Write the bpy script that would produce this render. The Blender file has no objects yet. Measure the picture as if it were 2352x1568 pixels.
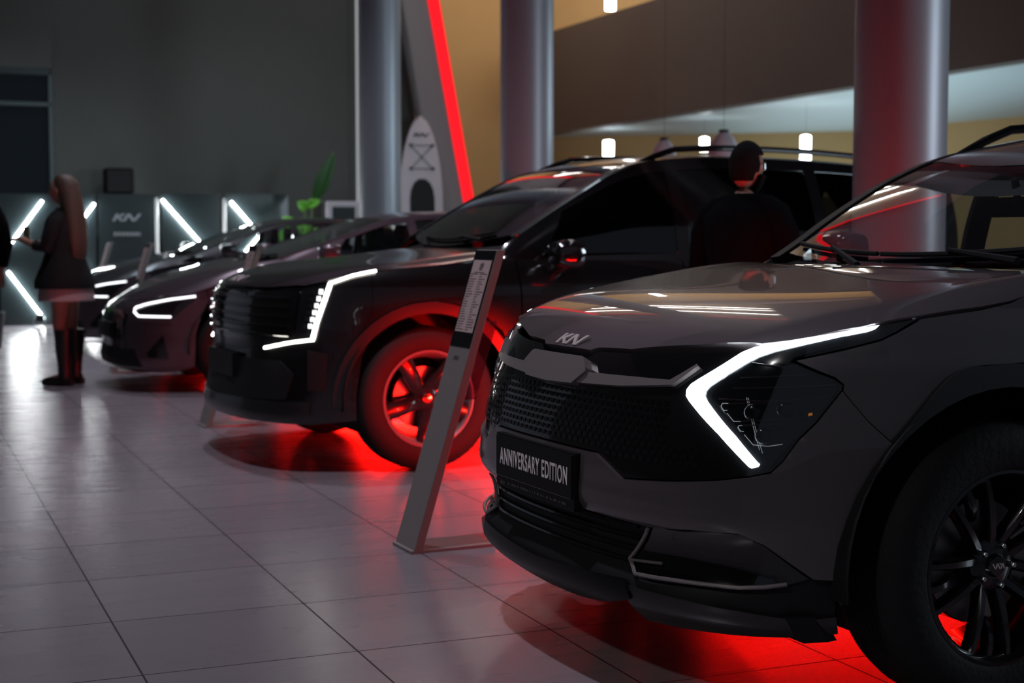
import bpy, bmesh, math, random
import numpy as np
from mathutils import Vector, Matrix
from mathutils.geometry import delaunay_2d_cdt
random.seed(7)
scn = bpy.context.scene
COL = scn.collection
# ---------------------------------------------------------------- camera
cd = bpy.data.cameras.new('camera'); cam = bpy.data.objects.new('camera', cd); COL.objects.link(cam)
cam.location = (0, 0, 1.17)
cam.rotation_euler = (math.radians(90 - 3.99), 0, 0)
cd.sensor_width = 36; cd.lens = 3404 / 2352 * 36
cd.clip_start = .05; cd.clip_end = 200
cd.dof.use_dof = True; cd.dof.focus_distance = 3.95; cd.dof.aperture_fstop = 3.6
scn.camera = cam
# ---------------------------------------------------------------- exposure, world
vs = scn.view_settings
vs.view_transform = 'Standard'; vs.look = 'None'; vs.gamma = 1; vs.use_curve_mapping = False; vs.exposure = 0
world = bpy.data.worlds.new('night'); scn.world = world; world.use_nodes = True
bg = world.node_tree.nodes['Background']; bg.inputs[0].default_value = (.45, .50, .62, 1); bg.inputs[1].default_value = .13
# the room is laid out on the floor tiles: X_t runs along the car noses' depth row, Y_t towards the rear wall
TH = math.radians(22.8); BX = (math.cos(TH), math.sin(TH)); AX = (-math.sin(TH), math.cos(TH))
def W(xt, yt, z=0.0):
    return Vector((xt * BX[0] + yt * AX[0], xt * BX[1] + yt * AX[1], z))
def area(name, loc, target, size, size_y, power, color, spread=180):
    l = bpy.data.lights.new(name, 'AREA'); l.shape = 'RECTANGLE'; l.size = size; l.size_y = size_y
    l.energy = power; l.color = color; l.spread = math.radians(spread)
    o = bpy.data.objects.new(name, l); COL.objects.link(o); o.location = loc
    o.rotation_euler = (Vector(target) - Vector(loc)).to_track_quat('-Z', 'Y').to_euler()
    return o
def spot(name, loc, target, power, color, angle=60, r=.08):
    l = bpy.data.lights.new(name, 'SPOT'); l.energy = power; l.color = color; l.spot_size = math.radians(angle); l.spot_blend = .7; l.shadow_soft_size = r
    o = bpy.data.objects.new(name, l); COL.objects.link(o); o.location = loc
    o.rotation_euler = (Vector(target) - Vector(loc)).to_track_quat('-Z', 'Y').to_euler()
    return o
# downlights of the main ceiling, lamps of the gallery, plus unseen fill lamps added
for k_, (x_, y_, p_) in enumerate(((.2, 4.6, 300), (3.6, 3.5, 20), (2.0, 9.5, 220), (4.8, 8.0, 55), (2.6, 14.0, 230), (1.4, 17.5, 330), (4.5, 18.0, 170))):
    spot('downlight_or_fill', W(x_, y_, 7.6), W(x_, y_ + .2, 0), p_ * 2.2, (.90, .86, 1) if k_ < 5 else (.75, .90, 1), 85, .12)
area('ambient_fill', W(3, 14.5, 5.6), W(3, 14.5, 8), 6, 7, 36, (.85, .72, .85))  # added upward area without a fixture; its ceiling bounce gives soft ambient
area('ambient_fill', W(9, 20, 5.9), W(9, 20, 8), 3, 5, 24, (1, .82, .62))  # second unseen fill, added to brighten the tan raft
area('upper_floor_light', W(13, 20, 6.9), W(12, 24, 4), 4, 3, 130, (1, .86, .66))
area('rear_hall_light', W(9.2, 21.8, 7.0), W(9.4, 25, 4.5), 2, 1.5, 26, (1, .72, .42))
area('under_gallery_light', W(10.7, 1.5, 2.7), W(5, 10, 2.4), 1.6, 2.5, 130, (.72, .88, 1), 120)
area('soffit_fill', W(13.8, 19, 1.9), W(13.8, 19, 3), 3, 14, 130, (.70, .92, 1))  # unseen upward lamp added below the gallery to brighten its soffit
area('under_gallery_light', W(10.7, 12.5, 2.7), W(5, 15.5, 2.6), 1, 2, 45, (.70, .88, 1), 110)
spot('plant_fill', W(4.6, 17.2, 7.0), W(5.0, 19.4, 1.4), 330, (.95, 1, .85), 16, .05)  # no lamp known here; spot added to brighten the leaves
spot('downlight_or_fill', W(-3.5, 1.0, 5.5), (.20, 3.85, .50), 230, (1, .97, .94), 17, .15)  # fill spot added to brighten the front of the grey crossover


# ---------------------------------------------------------------- surfaces
def cr(p0,p1,p2,p3,t):
    return tuple(0.5*((2*b)+(-a+c)*t+(2*a-5*b+4*c-d)*t*t+(-a+3*b-3*c+d)*t*t*t) for a,b,c,d in zip(p0,p1,p2,p3))
def spl(P,t):
    """smooth curve through the points P at parameter t in [0, len-1]"""
    n=len(P)-1; t=min(max(t,0.0),n*1.0); i=min(int(t),n-1); f=t-i
    g=lambda k:P[k] if 0<=k<=n else (tuple(2*a-b for a,b in zip(P[0],P[1])) if k<0 else tuple(2*a-b for a,b in zip(P[n],P[n-1])))
    return cr(g(i-1),g(i),g(i+1),g(i+2),f)
def interp(xs,ys,x):
    """monotone piecewise cubic-ish (smooth) interpolation of tuples ys over xs"""
    n=len(xs)
    if x<=xs[0]: i=0
    elif x>=xs[-1]: i=n-2
    else:
        i=0
        while xs[i+1]<x: i+=1
    h=xs[i+1]-xs[i]; t=min(max((x-xs[i])/h,0),1)
    def sl(k):
        if k<=0 or k>=n-1:
            k0=0 if k<=0 else n-2
            return tuple((b-a)/(xs[k0+1]-xs[k0]) for a,b in zip(ys[k0],ys[k0+1]))
        return tuple((b-a)/(xs[k+1]-xs[k-1]) for a,b in zip(ys[k-1],ys[k+1]))
    a,b=ys[i],ys[i+1]; ma,mb=sl(i),sl(i+1)
    t2=t*t;t3=t2*t
    return tuple((2*t3-3*t2+1)*p+(t3-2*t2+t)*h*m+(-2*t3+3*t2)*q+(t3-t2)*h*mm for p,q,m,mm in zip(a,b,ma,mb))
class Shell:
    """plan: outline stations (x,y) from the nose round to the side; rows: (z, nose inset, side inset)"""
    def __init__(s,plan,rows,split=(3,6)):
        n=len(plan); s.plan=[(plan[1][0],-plan[1][1])]+plan; s.n=n
        s.zs=[r[0] for r in rows]; s.ins=[(r[1],r[2]) for r in rows]; s.split=split
    def pl(s,t):
        return spl(s.plan,abs(t)+1)
    def base(s,t,z):
        x,y=s.pl(t); e=1e-3
        a=spl(s.plan,abs(t)+1-e); b=spl(s.plan,abs(t)+1+e)
        tx,ty=b[0]-a[0],b[1]-a[1]; l=math.hypot(tx,ty); nx,ny=ty/l,-tx/l
        f,g=interp(s.zs,s.ins,z)
        a0,a1=s.split; w=min(max((abs(t)-a0)/(a1-a0),0),1); w=w*w*(3-2*w)
        i=f*(1-w)+g*w
        return (x-nx*i, (y-ny*i), z)
    def P(s,t,z,off=0.0):
        if t<0:
            p=s.P(-t,z,off); return (p[0],-p[1],p[2])
        p=s.base(t,z)
        if off:
            n=s.N(t,z); p=tuple(p[i]+n[i]*off for i in range(3))
        return p
    def N(s,t,z):
        e=.01
        a=s.base(max(t-e,0),z);b=s.base(t+e,z);c=s.base(t,z-e);d=s.base(t,z+e)
        u=[b[i]-a[i] for i in range(3)];v=[d[i]-c[i] for i in range(3)]
        n=(u[1]*v[2]-u[2]*v[1],u[2]*v[0]-u[0]*v[2],u[0]*v[1]-u[1]*v[0])
        l=math.sqrt(sum(k*k for k in n)) or 1
        return tuple(k/l for k in n)
SPLAN=[(.835,0),(.828,.20),(.805,.38),(.76,.54),(.685,.67),(.58,.77),(.44,.84),(.25,.885),(0,.91),(-.3,.925),(-.8,.93),(-1.3,.93),(-2.0,.925),(-2.7,.92),(-3.2,.88),(-3.5,.75),(-3.62,.4),(-3.65,0)]
SROWS=[(.12,.16,.10),(.2,.07,.05),(.26,.005,.02),(.31,0,.01),(.36,.033,.008),(.44,.033,.004),(.485,0,0),(.55,0,0),(.62,.005,0),(.72,.025,.003),(.80,.055,.01),(.86,.085,.018),(.90,.12,.03),(.95,.20,.045),(1.0,.30,.065),(1.06,.40,.10),(1.12,.5,.15),(1.2,.6,.2)]
SP=Shell(SPLAN,SROWS)
OPLAN=[(.82,0),(.81,.25),(.785,.43),(.74,.57),(.675,.70),(.585,.80),(.45,.87),(.27,.91),(0,.93),(-.4,.945),(-1.0,.95),(-1.6,.95),(-2.3,.95),(-2.9,.94),(-3.4,.9),(-3.68,.75),(-3.8,.4),(-3.82,0)]
OROWS=[(.12,.2,.10),(.2,.08,.05),(.26,-.02,.015),(.34,-.02,.005),(.45,.0,0),(.6,.02,0),(.75,.02,0),(.85,.03,.003),(.91,.05,.012),(.95,.09,.025),(.99,.18,.045),(1.04,.32,.075),(1.10,.44,.12),(1.2,.5,.2)]
SO=Shell(OPLAN,OROWS)
TPLAN=[(.86,0),(.85,.25),(.825,.43),(.77,.57),(.69,.68),(.57,.77),(.41,.83),(.2,.875),(0,.895),(-.4,.905),(-1.0,.91),(-1.6,.91),(-2.3,.90),(-2.9,.88),(-3.4,.80),(-3.62,.6),(-3.7,.3),(-3.71,0)]
TROWS=[(.10,.16,.09),(.17,.03,.03),(.24,0,.01),(.32,.01,0),(.45,.015,0),(.55,.02,0),(.62,.05,.005),(.68,.11,.015),(.74,.22,.03),(.80,.36,.05),(.86,.5,.07),(.93,.62,.10),(1.0,.7,.14),(1.1,.8,.2)]
TH3=Shell(TPLAN,TROWS)

# ---------------------------------------------------------------- materials
MATS = {}
def mat(name, col, rough=.5, metal=0, coat=0, emit=None, estr=0, trans=0, spec=.5, noise=0, nscale=20, bump=0):
    m = bpy.data.materials.new(name); m.use_nodes = True; nt = m.node_tree; b = nt.nodes['Principled BSDF']
    b.inputs['Base Color'].default_value = (*col, 1); b.inputs['Roughness'].default_value = rough
    b.inputs['Metallic'].default_value = metal; b.inputs['Coat Weight'].default_value = coat; b.inputs['Coat Roughness'].default_value = .02
    b.inputs['Specular IOR Level'].default_value = spec
    if emit: b.inputs['Emission Color'].default_value = (*emit, 1); b.inputs['Emission Strength'].default_value = estr
    if trans: b.inputs['Transmission Weight'].default_value = trans
    if noise or bump:
        tc = nt.nodes.new('ShaderNodeTexCoord'); n = nt.nodes.new('ShaderNodeTexNoise'); n.inputs['Scale'].default_value = nscale; n.inputs['Detail'].default_value = 4
        nt.links.new(tc.outputs['Object'], n.inputs['Vector'])
        if noise:
            mx = nt.nodes.new('ShaderNodeMix'); mx.data_type = 'RGBA'
            mx.inputs[6].default_value = (*[c * (1 - noise) for c in col], 1); mx.inputs[7].default_value = (*[min(1, c * (1 + noise)) for c in col], 1)
            nt.links.new(n.outputs['Fac'], mx.inputs[0]); nt.links.new(mx.outputs[2], b.inputs['Base Color'])
        if bump:
            bp = nt.nodes.new('ShaderNodeBump'); bp.inputs['Strength'].default_value = bump; bp.inputs['Distance'].default_value = .01
            nt.links.new(n.outputs['Fac'], bp.inputs['Height']); nt.links.new(bp.outputs[0], b.inputs['Normal'])
    MATS[name] = m; return m
def glass(name, tint, extra=0.0):
    m = bpy.data.materials.new(name); m.use_nodes = True; nt = m.node_tree; nt.nodes.clear()
    o = nt.nodes.new('ShaderNodeOutputMaterial'); t = nt.nodes.new('ShaderNodeBsdfTransparent'); g = nt.nodes.new('ShaderNodeBsdfGlossy')
    mx = nt.nodes.new('ShaderNodeMixShader'); ge = nt.nodes.new('ShaderNodeNewGeometry'); dt = nt.nodes.new('ShaderNodeVectorMath'); dt.operation = 'DOT_PRODUCT'; nt.links.new(ge.outputs['Incoming'], dt.inputs[0]); nt.links.new(ge.outputs['Normal'], dt.inputs[1])
    def mth(op, a, b_=None):
        n = nt.nodes.new('ShaderNodeMath'); n.operation = op
        for i, v in enumerate((a, b_)):
            if v is None: continue
            if isinstance(v, (int, float)): n.inputs[i].default_value = v
            else: nt.links.new(v, n.inputs[i])
        return n
    f = mth('ADD', mth('MULTIPLY', mth('POWER', mth('SUBTRACT', 1.0, mth('ABSOLUTE', dt.outputs['Value']).outputs[0]).outputs[0], 5.0).outputs[0], .955).outputs[0], .045)
    ad = nt.nodes.new('ShaderNodeMath'); ad.operation = 'MULTIPLY_ADD'; ad.inputs[1].default_value = 1.5; ad.inputs[2].default_value = extra; ad.use_clamp = True
    t.inputs[0].default_value = (*tint, 1); g.inputs['Roughness'].default_value = .01; g.inputs[0].default_value = (.95, .97, 1, 1)
    nt.links.new(f.outputs[0], ad.inputs[0]); nt.links.new(ad.outputs[0], mx.inputs[0]); nt.links.new(t.outputs[0], mx.inputs[1]); nt.links.new(g.outputs[0], mx.inputs[2]); nt.links.new(mx.outputs[0], o.inputs[0])
    MATS[name] = m; return m
mat('paint_grey', (.088, .074, .081), .36, .2, 1)
mat('paint_black', (.004, .004, .005), .25, .1, .7)
mat('paint_mauve', (.085, .062, .078), .33, .5, 1)
mat('paint_dark', (.03, .03, .034), .3, .5, 1)
mat('gloss_black', (.006, .006, .007), .12, 0, 1)
mat('matte_black', (.010, .010, .011), .6, 0, 0, spec=.3)
mat('seam', (.003, .003, .003), .8, spec=.1)
mat('cladding', (.012, .012, .013), .35, 0, .4)
mat('satin', (.27, .235, .235), .30, .35)
mat('chrome', (.75, .76, .78), .12, 1)
mat('badge', (.80, .70, .70), .3, .25)
mat('tyre', (.012, .012, .013), .75, spec=.35, bump=.3, nscale=60)
mat('rim_black', (.022, .022, .025), .25, .6, .6)
mat('barrel', (.22, .22, .22), .45, .4)
mat('disc', (.30, .29, .29), .35, .9)
mat('drl', (1, 1, 1), .3, emit=(.86, .95, 1), estr=9)
mat('drl_warm', (1, 1, 1), .3, emit=(1, .96, .86), estr=7)
mat('drl_soft', (.9, .9, .9), .3, emit=(.9, .97, 1), estr=1.6)
mat('lamp_chrome', (.55, .58, .60), .18, 1)
mat('lamp_dark', (.02, .022, .025), .15, .4, 1)
mat('guide', (.9, .9, .9), .3, emit=(.9, 1, .97), estr=.3)
mat('mesh_black', (.004, .004, .005), .35, 0, 0, spec=.25)
mat('amber', (.8, .25, .03), .3, emit=(1, .3, .03), estr=.35)
mat('interior', (.012, .011, .013), .8, spec=.2)
mat('headliner', (.05, .055, .06), .9, spec=.1)
mat('plate_black', (.005, .005, .006), .5, 0, 0, spec=.2)
mat('plate_text', (.85, .78, .80), .5)
mat('plate_dim', (.10, .095, .10), .6)
glass('glass', (.90, .93, .92), .0)
glass('glass_side', (.85, .88, .88), .0)
glass('glass_dark', (.05, .055, .06), .02)
glass('lens', (.62, .64, .66), .0)
glass('acrylic', (.86, .72, .80), .03)
mat('skin', (.36, .18, .13), .5)
mat('hair_dark', (.006, .005, .005), .85, spec=.1)
mat('hair_brown', (.075, .046, .030), .5, bump=.5, nscale=90)
mat('coat', (.012, .014, .015), .85, spec=.2, bump=.3)
mat('skirt', (.48, .32, .32), .8)
mat('boot', (.008, .008, .009), .4)
mat('jacket', (.0035, .004, .005), .95, spec=.04, bump=.3)
mat('led_white', (1, 1, 1), .4, emit=(.94, .99, 1), estr=95)
mat('led_line', (1, 1, 1), .4, emit=(.93, .97, 1), estr=10)
mat('highlight_glow', (.5, .5, .5), .4, emit=(.95, .97, 1), estr=.25)
mat('led_tube', (1, 1, 1), .4, emit=(.90, .97, 1), estr=16)
mat('led_red', (.2, .0, .0), .9, spec=0, emit=(1, .012, .020), estr=1.2)
mat('led_redlow', (1, .05, .05), .4, emit=(1, .004, .002), estr=55)
mat('led_redsoft', (1, .05, .05), .4, emit=(1, .004, .002), estr=26)
mat('aluminium', (.45, .46, .47), .35, .9)
mat('stand_grey', (.30, .265, .25), .5, .2, noise=.08, nscale=60)
mat('paper', (.62, .47, .45), .7)
mat('ink', (.20, .15, .15), .7)
mat('panel_dark', (.011, .018, .020), .35, 0, .1)
mat('speaker', (.004, .004, .005), .9, spec=.1)
mat('board_white', (.62, .55, .60), .5)
mat('white_plastic', (.55, .50, .55), .4)
mat('leaf', (.17, .52, .05), .45)
mat('leaf_dark', (.02, .09, .012), .45)
mat('stem', (.10, .16, .06), .6)
mat('pot', (.05, .05, .05), .5)
mat('shade_white', (.55, .48, .52), .6)
mat('column_paint', (.27, .28, .31), .42, .3, 0)
mat('wall_grey', (.112, .113, .105), .85, spec=.2, noise=.05, nscale=3)
mat('wall_tan', (.46, .29, .13), .7, spec=.2, noise=.05, nscale=3)
mat('fascia_paint', (.125, .100, .088), .75, spec=.2)
mat('fin_grey', (.30, .27, .28), .7, spec=.2)
mat('ceil_white', (.52, .62, .66), .30)
mat('ceil_tan', (.50, .36, .24), .6)
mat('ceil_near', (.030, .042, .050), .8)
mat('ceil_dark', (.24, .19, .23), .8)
mat('window_dark', (.004, .010, .012), .08, 0, 1)
mat('frame_metal', (.10, .13, .13), .5)
M = MATS
# ---------------------------------------------------------------- objects
def meta(o, label=None, cat=None, group=None, kind=None):
    if label: o['label'] = label
    if cat: o['category'] = cat
    if group: o['group'] = group
    if kind: o['kind'] = kind
    return o
def empty(name, loc=(0, 0, 0), rz=0, label=None, cat=None, group=None):
    o = bpy.data.objects.new(name, None); COL.objects.link(o); o.location = loc; o.rotation_euler = (0, 0, rz); o.empty_display_size = .1
    return meta(o, label, cat, group)
def link(name, me, m=None, parent=None):
    o = bpy.data.objects.new(name, me); COL.objects.link(o)
    if m: me.materials.append(m if not isinstance(m, str) else MATS[m])
    if parent: o.parent = parent
    return o
def mesh(name, vs, fs, m, parent=None, smooth=True, fix=False):
    me = bpy.data.meshes.new(name); me.from_pydata([tuple(v) for v in vs], [], fs); me.update()
    if fix:
        bm = bmesh.new(); bm.from_mesh(me); bmesh.ops.recalc_face_normals(bm, faces=bm.faces); bm.to_mesh(me); bm.free()
    if smooth: me.shade_smooth()
    return link(name, me, m, parent)
class MB:
    """collects simple solids for ONE mesh object"""
    def __init__(s): s.v = []; s.f = []
    def add(s, vs, fs):
        n = len(s.v); s.v += [tuple(v) for v in vs]; s.f += [tuple(i + n for i in f) for f in fs]
    def box(s, x0, x1, y0, y1, z0, z1, mtx=None):
        vs = [Vector((x, y, z)) for x in (x0, x1) for y in (y0, y1) for z in (z0, z1)]
        if mtx: vs = [mtx @ v for v in vs]
        s.add(vs, [(0, 1, 3, 2), (4, 6, 7, 5), (0, 4, 5, 1), (2, 3, 7, 6), (0, 2, 6, 4), (1, 5, 7, 3)])
    def prism(s, poly, a, b):
        """poly: list of 3D points (a planar ring), extruded by vector a->b offsets"""
        n = len(poly); a = Vector(a); b = Vector(b)
        vs = [Vector(p) + a for p in poly] + [Vector(p) + b for p in poly]
        s.add(vs, [tuple(range(n))[::-1], tuple(range(n, 2 * n))] + [(i, (i + 1) % n, n + (i + 1) % n, n + i) for i in range(n)])
    def tube(s, pts, r, n=8, cap=True):
        pts = [Vector(p) for p in pts]; rs = r if isinstance(r, (list, tuple)) else [r] * len(pts)
        rings = []
        up = None
        for i, p in enumerate(pts):
            d = (pts[min(i + 1, len(pts) - 1)] - pts[max(i - 1, 0)]).normalized()
            if up is None: up = d.orthogonal().normalized()
            x = (up - d * up.dot(d)).normalized(); y = d.cross(x); up = x
            rings.append([p + (x * math.cos(2 * math.pi * k / n) + y * math.sin(2 * math.pi * k / n)) * rs[i] for k in range(n)])
        s.rings(rings, cap)
    def rings(s, rings, cap=True, closed=False):
        n = len(rings[0]); vs = [v for r in rings for v in r]; fs = []
        m = len(rings)
        for i in range(m if closed else m - 1):
            for k in range(n):
                j = (i + 1) % m
                fs.append((i * n + k, i * n + (k + 1) % n, j * n + (k + 1) % n, j * n + k))
        if cap and not closed: fs.append(tuple(range(n))[::-1]); fs.append(tuple((m - 1) * n + k for k in range(n)))
        s.add(vs, fs)
    def lathe(s, prof, n=48, axis='y', center=(0, 0, 0), cap=False):
        """prof: (radius, offset along axis)"""
        c = Vector(center); rings = []
        for r, h in prof:
            ring = []
            for k in range(n):
                a = 2 * math.pi * k / n
                if axis == 'y': ring.append(c + Vector((r * math.cos(a), h, r * math.sin(a))))
                else: ring.append(c + Vector((r * math.cos(a), r * math.sin(a), h)))
            rings.append(ring)
        s.rings(rings, cap)
    def build(s, name, m, parent=None, smooth=False, fix=True, bevel=0):
        o = mesh(name, s.v, s.f, m, parent, smooth, fix)
        if smooth: sharp(o, 40)
        if bevel:
            md = o.modifiers.new('bevel', 'BEVEL'); md.width = bevel; md.segments = 2; md.limit_method = 'ANGLE'
        return o
def sharp(o, deg):
    me = o.data; bm = bmesh.new(); bm.from_mesh(me); lim = math.radians(deg)
    for e in bm.edges:
        e.smooth = not (len(e.link_faces) == 2 and e.calc_face_angle(0) > lim)
    bm.to_mesh(me); bm.free()
def copy_tree(o, parent=None):
    c = o.copy(); COL.objects.link(c)
    if parent: c.parent = parent
    for ch in list(o.children): copy_tree(ch, c)
    return c
def inside(poly, x, y):
    r = False; n = len(poly); j = n - 1
    for i in range(n):
        xi, yi = poly[i]; xj, yj = poly[j]
        if (yi > y) != (yj > y) and x < (xj - xi) * (y - yi) / (yj - yi) + xi: r = not r
        j = i
    return r
def panel(name, poly, P, off, depth, m, parent=None, du=.15, dv=.02, side=1, hole=None):
    """a sheet of bodywork: the region poly of the surface P(u, v, offset), with turned-in edges of the given depth"""
    pts = []
    n = len(poly)
    for i in range(n):
        a, b = poly[i], poly[(i + 1) % n]
        L = max(abs(b[0] - a[0]) / du, abs(b[1] - a[1]) / dv); k = max(1, int(math.ceil(L - 1e-6)))
        for j in range(k): pts.append((a[0] + (b[0] - a[0]) * j / k, a[1] + (b[1] - a[1]) * j / k))
    q = [(p[0] / du, p[1] / dv) for p in pts]
    nb = len(q); x0 = min(p[0] for p in q); x1 = max(p[0] for p in q); y0 = min(p[1] for p in q); y1 = max(p[1] for p in q)
    verts = [Vector(p) for p in q]
    qa = np.array(q)
    y = math.floor(y0) + .5
    while y < y1:
        x = math.floor(x0) + .5
        while x < x1:
            if inside(q, x, y) and np.min((qa[:, 0] - x) ** 2 + (qa[:, 1] - y) ** 2) > .12: verts.append(Vector((x, y)))
            x += 1
        y += 1
    vo, eo, fo, ov, oe, of = delaunay_2d_cdt(verts, [(i, (i + 1) % nb) for i in range(nb)], [list(range(nb))], 1, 1e-6)
    vs = [P(p.x * du, p.y * dv, off) for p in vo]; fs = [tuple(f) for f in fo]
    vin = None
    cnt = {}
    for f in fs:
        for i in range(len(f)):
            a, b = f[i], f[(i + 1) % len(f)]; cnt[(a, b)] = cnt.get((a, b), 0) + 1
    bd = [e for e in cnt if (e[1], e[0]) not in cnt]
    # orientation
    f = fs[len(fs) // 2]; c = [sum(vo[i].x for i in f) / 3 * du, sum(vo[i].y for i in f) / 3 * dv]
    p0 = Vector(P(c[0], c[1], 0)); p1 = Vector(P(c[0], c[1], .01))
    nn = (Vector(vs[f[1]]) - Vector(vs[f[0]])).cross(Vector(vs[f[2]]) - Vector(vs[f[0]]))
    if depth:
        base = {}
        for a, b in bd:
            for i in (a, b):
                if i not in base:
                    base[i] = (len(vs), len(vs) + 1)
                    vs.append(vs[i]); vs.append(P(vo[i].x * du, vo[i].y * dv, off - depth))
            fs.append((b, a, base[a][1], base[b][1]) if False else (base[b][0], base[a][0], base[a][1], base[b][1]))
    if nn.dot(p1 - p0) < 0: fs = [tuple(reversed(f)) for f in fs]
    if side < 0: vs = [(v[0], -v[1], v[2]) for v in vs]; fs = [tuple(reversed(f)) for f in fs]
    return mesh(name, vs, fs, m, parent)
def sym(half): return half + [(-u, v) for u, v in reversed(half) if abs(u) > 1e-6]
def strip(name, path, wid, P, off, depth, m, parent=None, side=1, du=.15, dv=.02):
    """a band of constant width along a path in the surface's own parameters; wid in v units, ratio du/dv for u"""
    k = .075 / .02 * .02 / .02
    pts = [Vector((p[0] / 5.0 * 1.0, p[1])) for p in path]
    a = []; b = []
    for i, p in enumerate(pts):
        d = (pts[min(i + 1, len(pts) - 1)] - pts[max(0, i - 1)]).normalized(); nrm = Vector((-d.y, d.x))
        w = wid[i] if isinstance(wid, (list, tuple)) else wid
        a.append(((p + nrm * w).x * 5, (p + nrm * w).y)); b.append(((p - nrm * w).x * 5, (p - nrm * w).y))
    return panel(name, a + b[::-1], P, off, depth, m, parent, du, dv, side)
class HF:
    """surface z = f(x, y)"""
    def __init__(s, f): s.f = f
    def P(s, x, y, off=0.0):
        z = s.f(x, y)
        if off:
            e = .004; dx = (s.f(x + e, y) - s.f(x - e, y)) / 2 / e; dy = (s.f(x, y + e) - s.f(x, y - e)) / 2 / e
            n = Vector((-dx, -dy, 1)).normalized(); return (x + n.x * off, y + n.y * off, z + n.z * off)
        return (x, y, z)
class TPS:
    def __init__(s, pts, lam=1e-4):
        pts = np.array(pts, float); s.p = pts[:, :2]; n = len(pts)
        K = s.k(np.linalg.norm(s.p[:, None] - s.p[None], axis=2)) + lam * np.eye(n)
        Q = np.hstack([np.ones((n, 1)), s.p]); A = np.block([[K, Q], [Q.T, np.zeros((3, 3))]])
        s.w = np.linalg.solve(A, np.concatenate([pts[:, 2], [0, 0, 0]]))
    def k(s, r): return np.where(r > 1e-9, r * r * np.log(np.maximum(r, 1e-9)), 0)
    def __call__(s, x, y):
        r = np.linalg.norm(s.p - np.array([x, y]), axis=1)
        return float(np.dot(s.w[:-3], s.k(r)) + s.w[-3] + s.w[-2] * x + s.w[-1] * y)
def text_mesh(name, body, size, parent, m, mtx, sx=1.0, thick=.001, bold=0.0, spacing=1.0):
    cu = bpy.data.curves.new(name, 'FONT'); cu.body = body; cu.size = size; cu.align_x = 'CENTER'; cu.align_y = 'CENTER'; cu.extrude = thick; cu.offset = bold; cu.space_character = spacing
    t = bpy.data.objects.new(name, cu); COL.objects.link(t); dg = bpy.context.evaluated_depsgraph_get()
    me = bpy.data.meshes.new_from_object(t.evaluated_get(dg)); bpy.data.objects.remove(t); bpy.data.curves.remove(cu)
    me.transform(Matrix.Diagonal((sx, 1, 1, 1))); me.transform(mtx); me.materials.clear()
    return link(name, me, m, parent)
# strokes of the emblem, in a 3.3 x 1 box
LOGO = [[(0, 0), (.28, 0), (.68, 1), (.40, 1)], [(.30, .42), (1.02, 1), (1.42, 1), (.66, .40)], [(.52, .50), (.80, .50), (1.16, 0), (.86, 0)],
        [(1.05, 0), (1.34, 0), (1.86, .98), (1.58, 1)], [(1.58, 1), (1.90, 1), (2.36, 0), (2.04, 0)], [(2.10, 0), (2.38, 0), (3.04, 1), (2.74, 1)]]
def emblem(name, P, off, thick, m, parent):
    """P(a, b, off) maps the emblem's 3.3 x 1 box to the surface"""
    mb = MB()
    for s_ in LOGO:
        ring = []
        n = 6
        for i in range(4):
            a, b = s_[i], s_[(i + 1) % 4]
            for j in range(n): ring.append((a[0] + (b[0] - a[0]) * j / n, a[1] + (b[1] - a[1]) * j / n))
        k = len(ring); vs = [P(x, y, off + thick) for x, y in ring] + [P(x, y, off) for x, y in ring]
        # ladder faces over the quad: pair the two long sides
        top = []
        q = lambda u, v: P(s_[0][0] * (1 - u) * (1 - v) + s_[1][0] * u * (1 - v) + s_[2][0] * u * v + s_[3][0] * (1 - u) * v,
                           s_[0][1] * (1 - u) * (1 - v) + s_[1][1] * u * (1 - v) + s_[2][1] * u * v + s_[3][1] * (1 - u) * v, off + thick)
        g = [q(i / 3, j / 6) for j in range(7) for i in range(4)]
        mb.add(g, [(j * 4 + i, j * 4 + i + 1, (j + 1) * 4 + i + 1, (j + 1) * 4 + i) for j in range(6) for i in range(3)])
        mb.add(vs, [(i, (i + 1) % k, k + (i + 1) % k, k + i) for i in range(k)])
    return mb.build(name, m, parent, fix=False)

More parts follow.
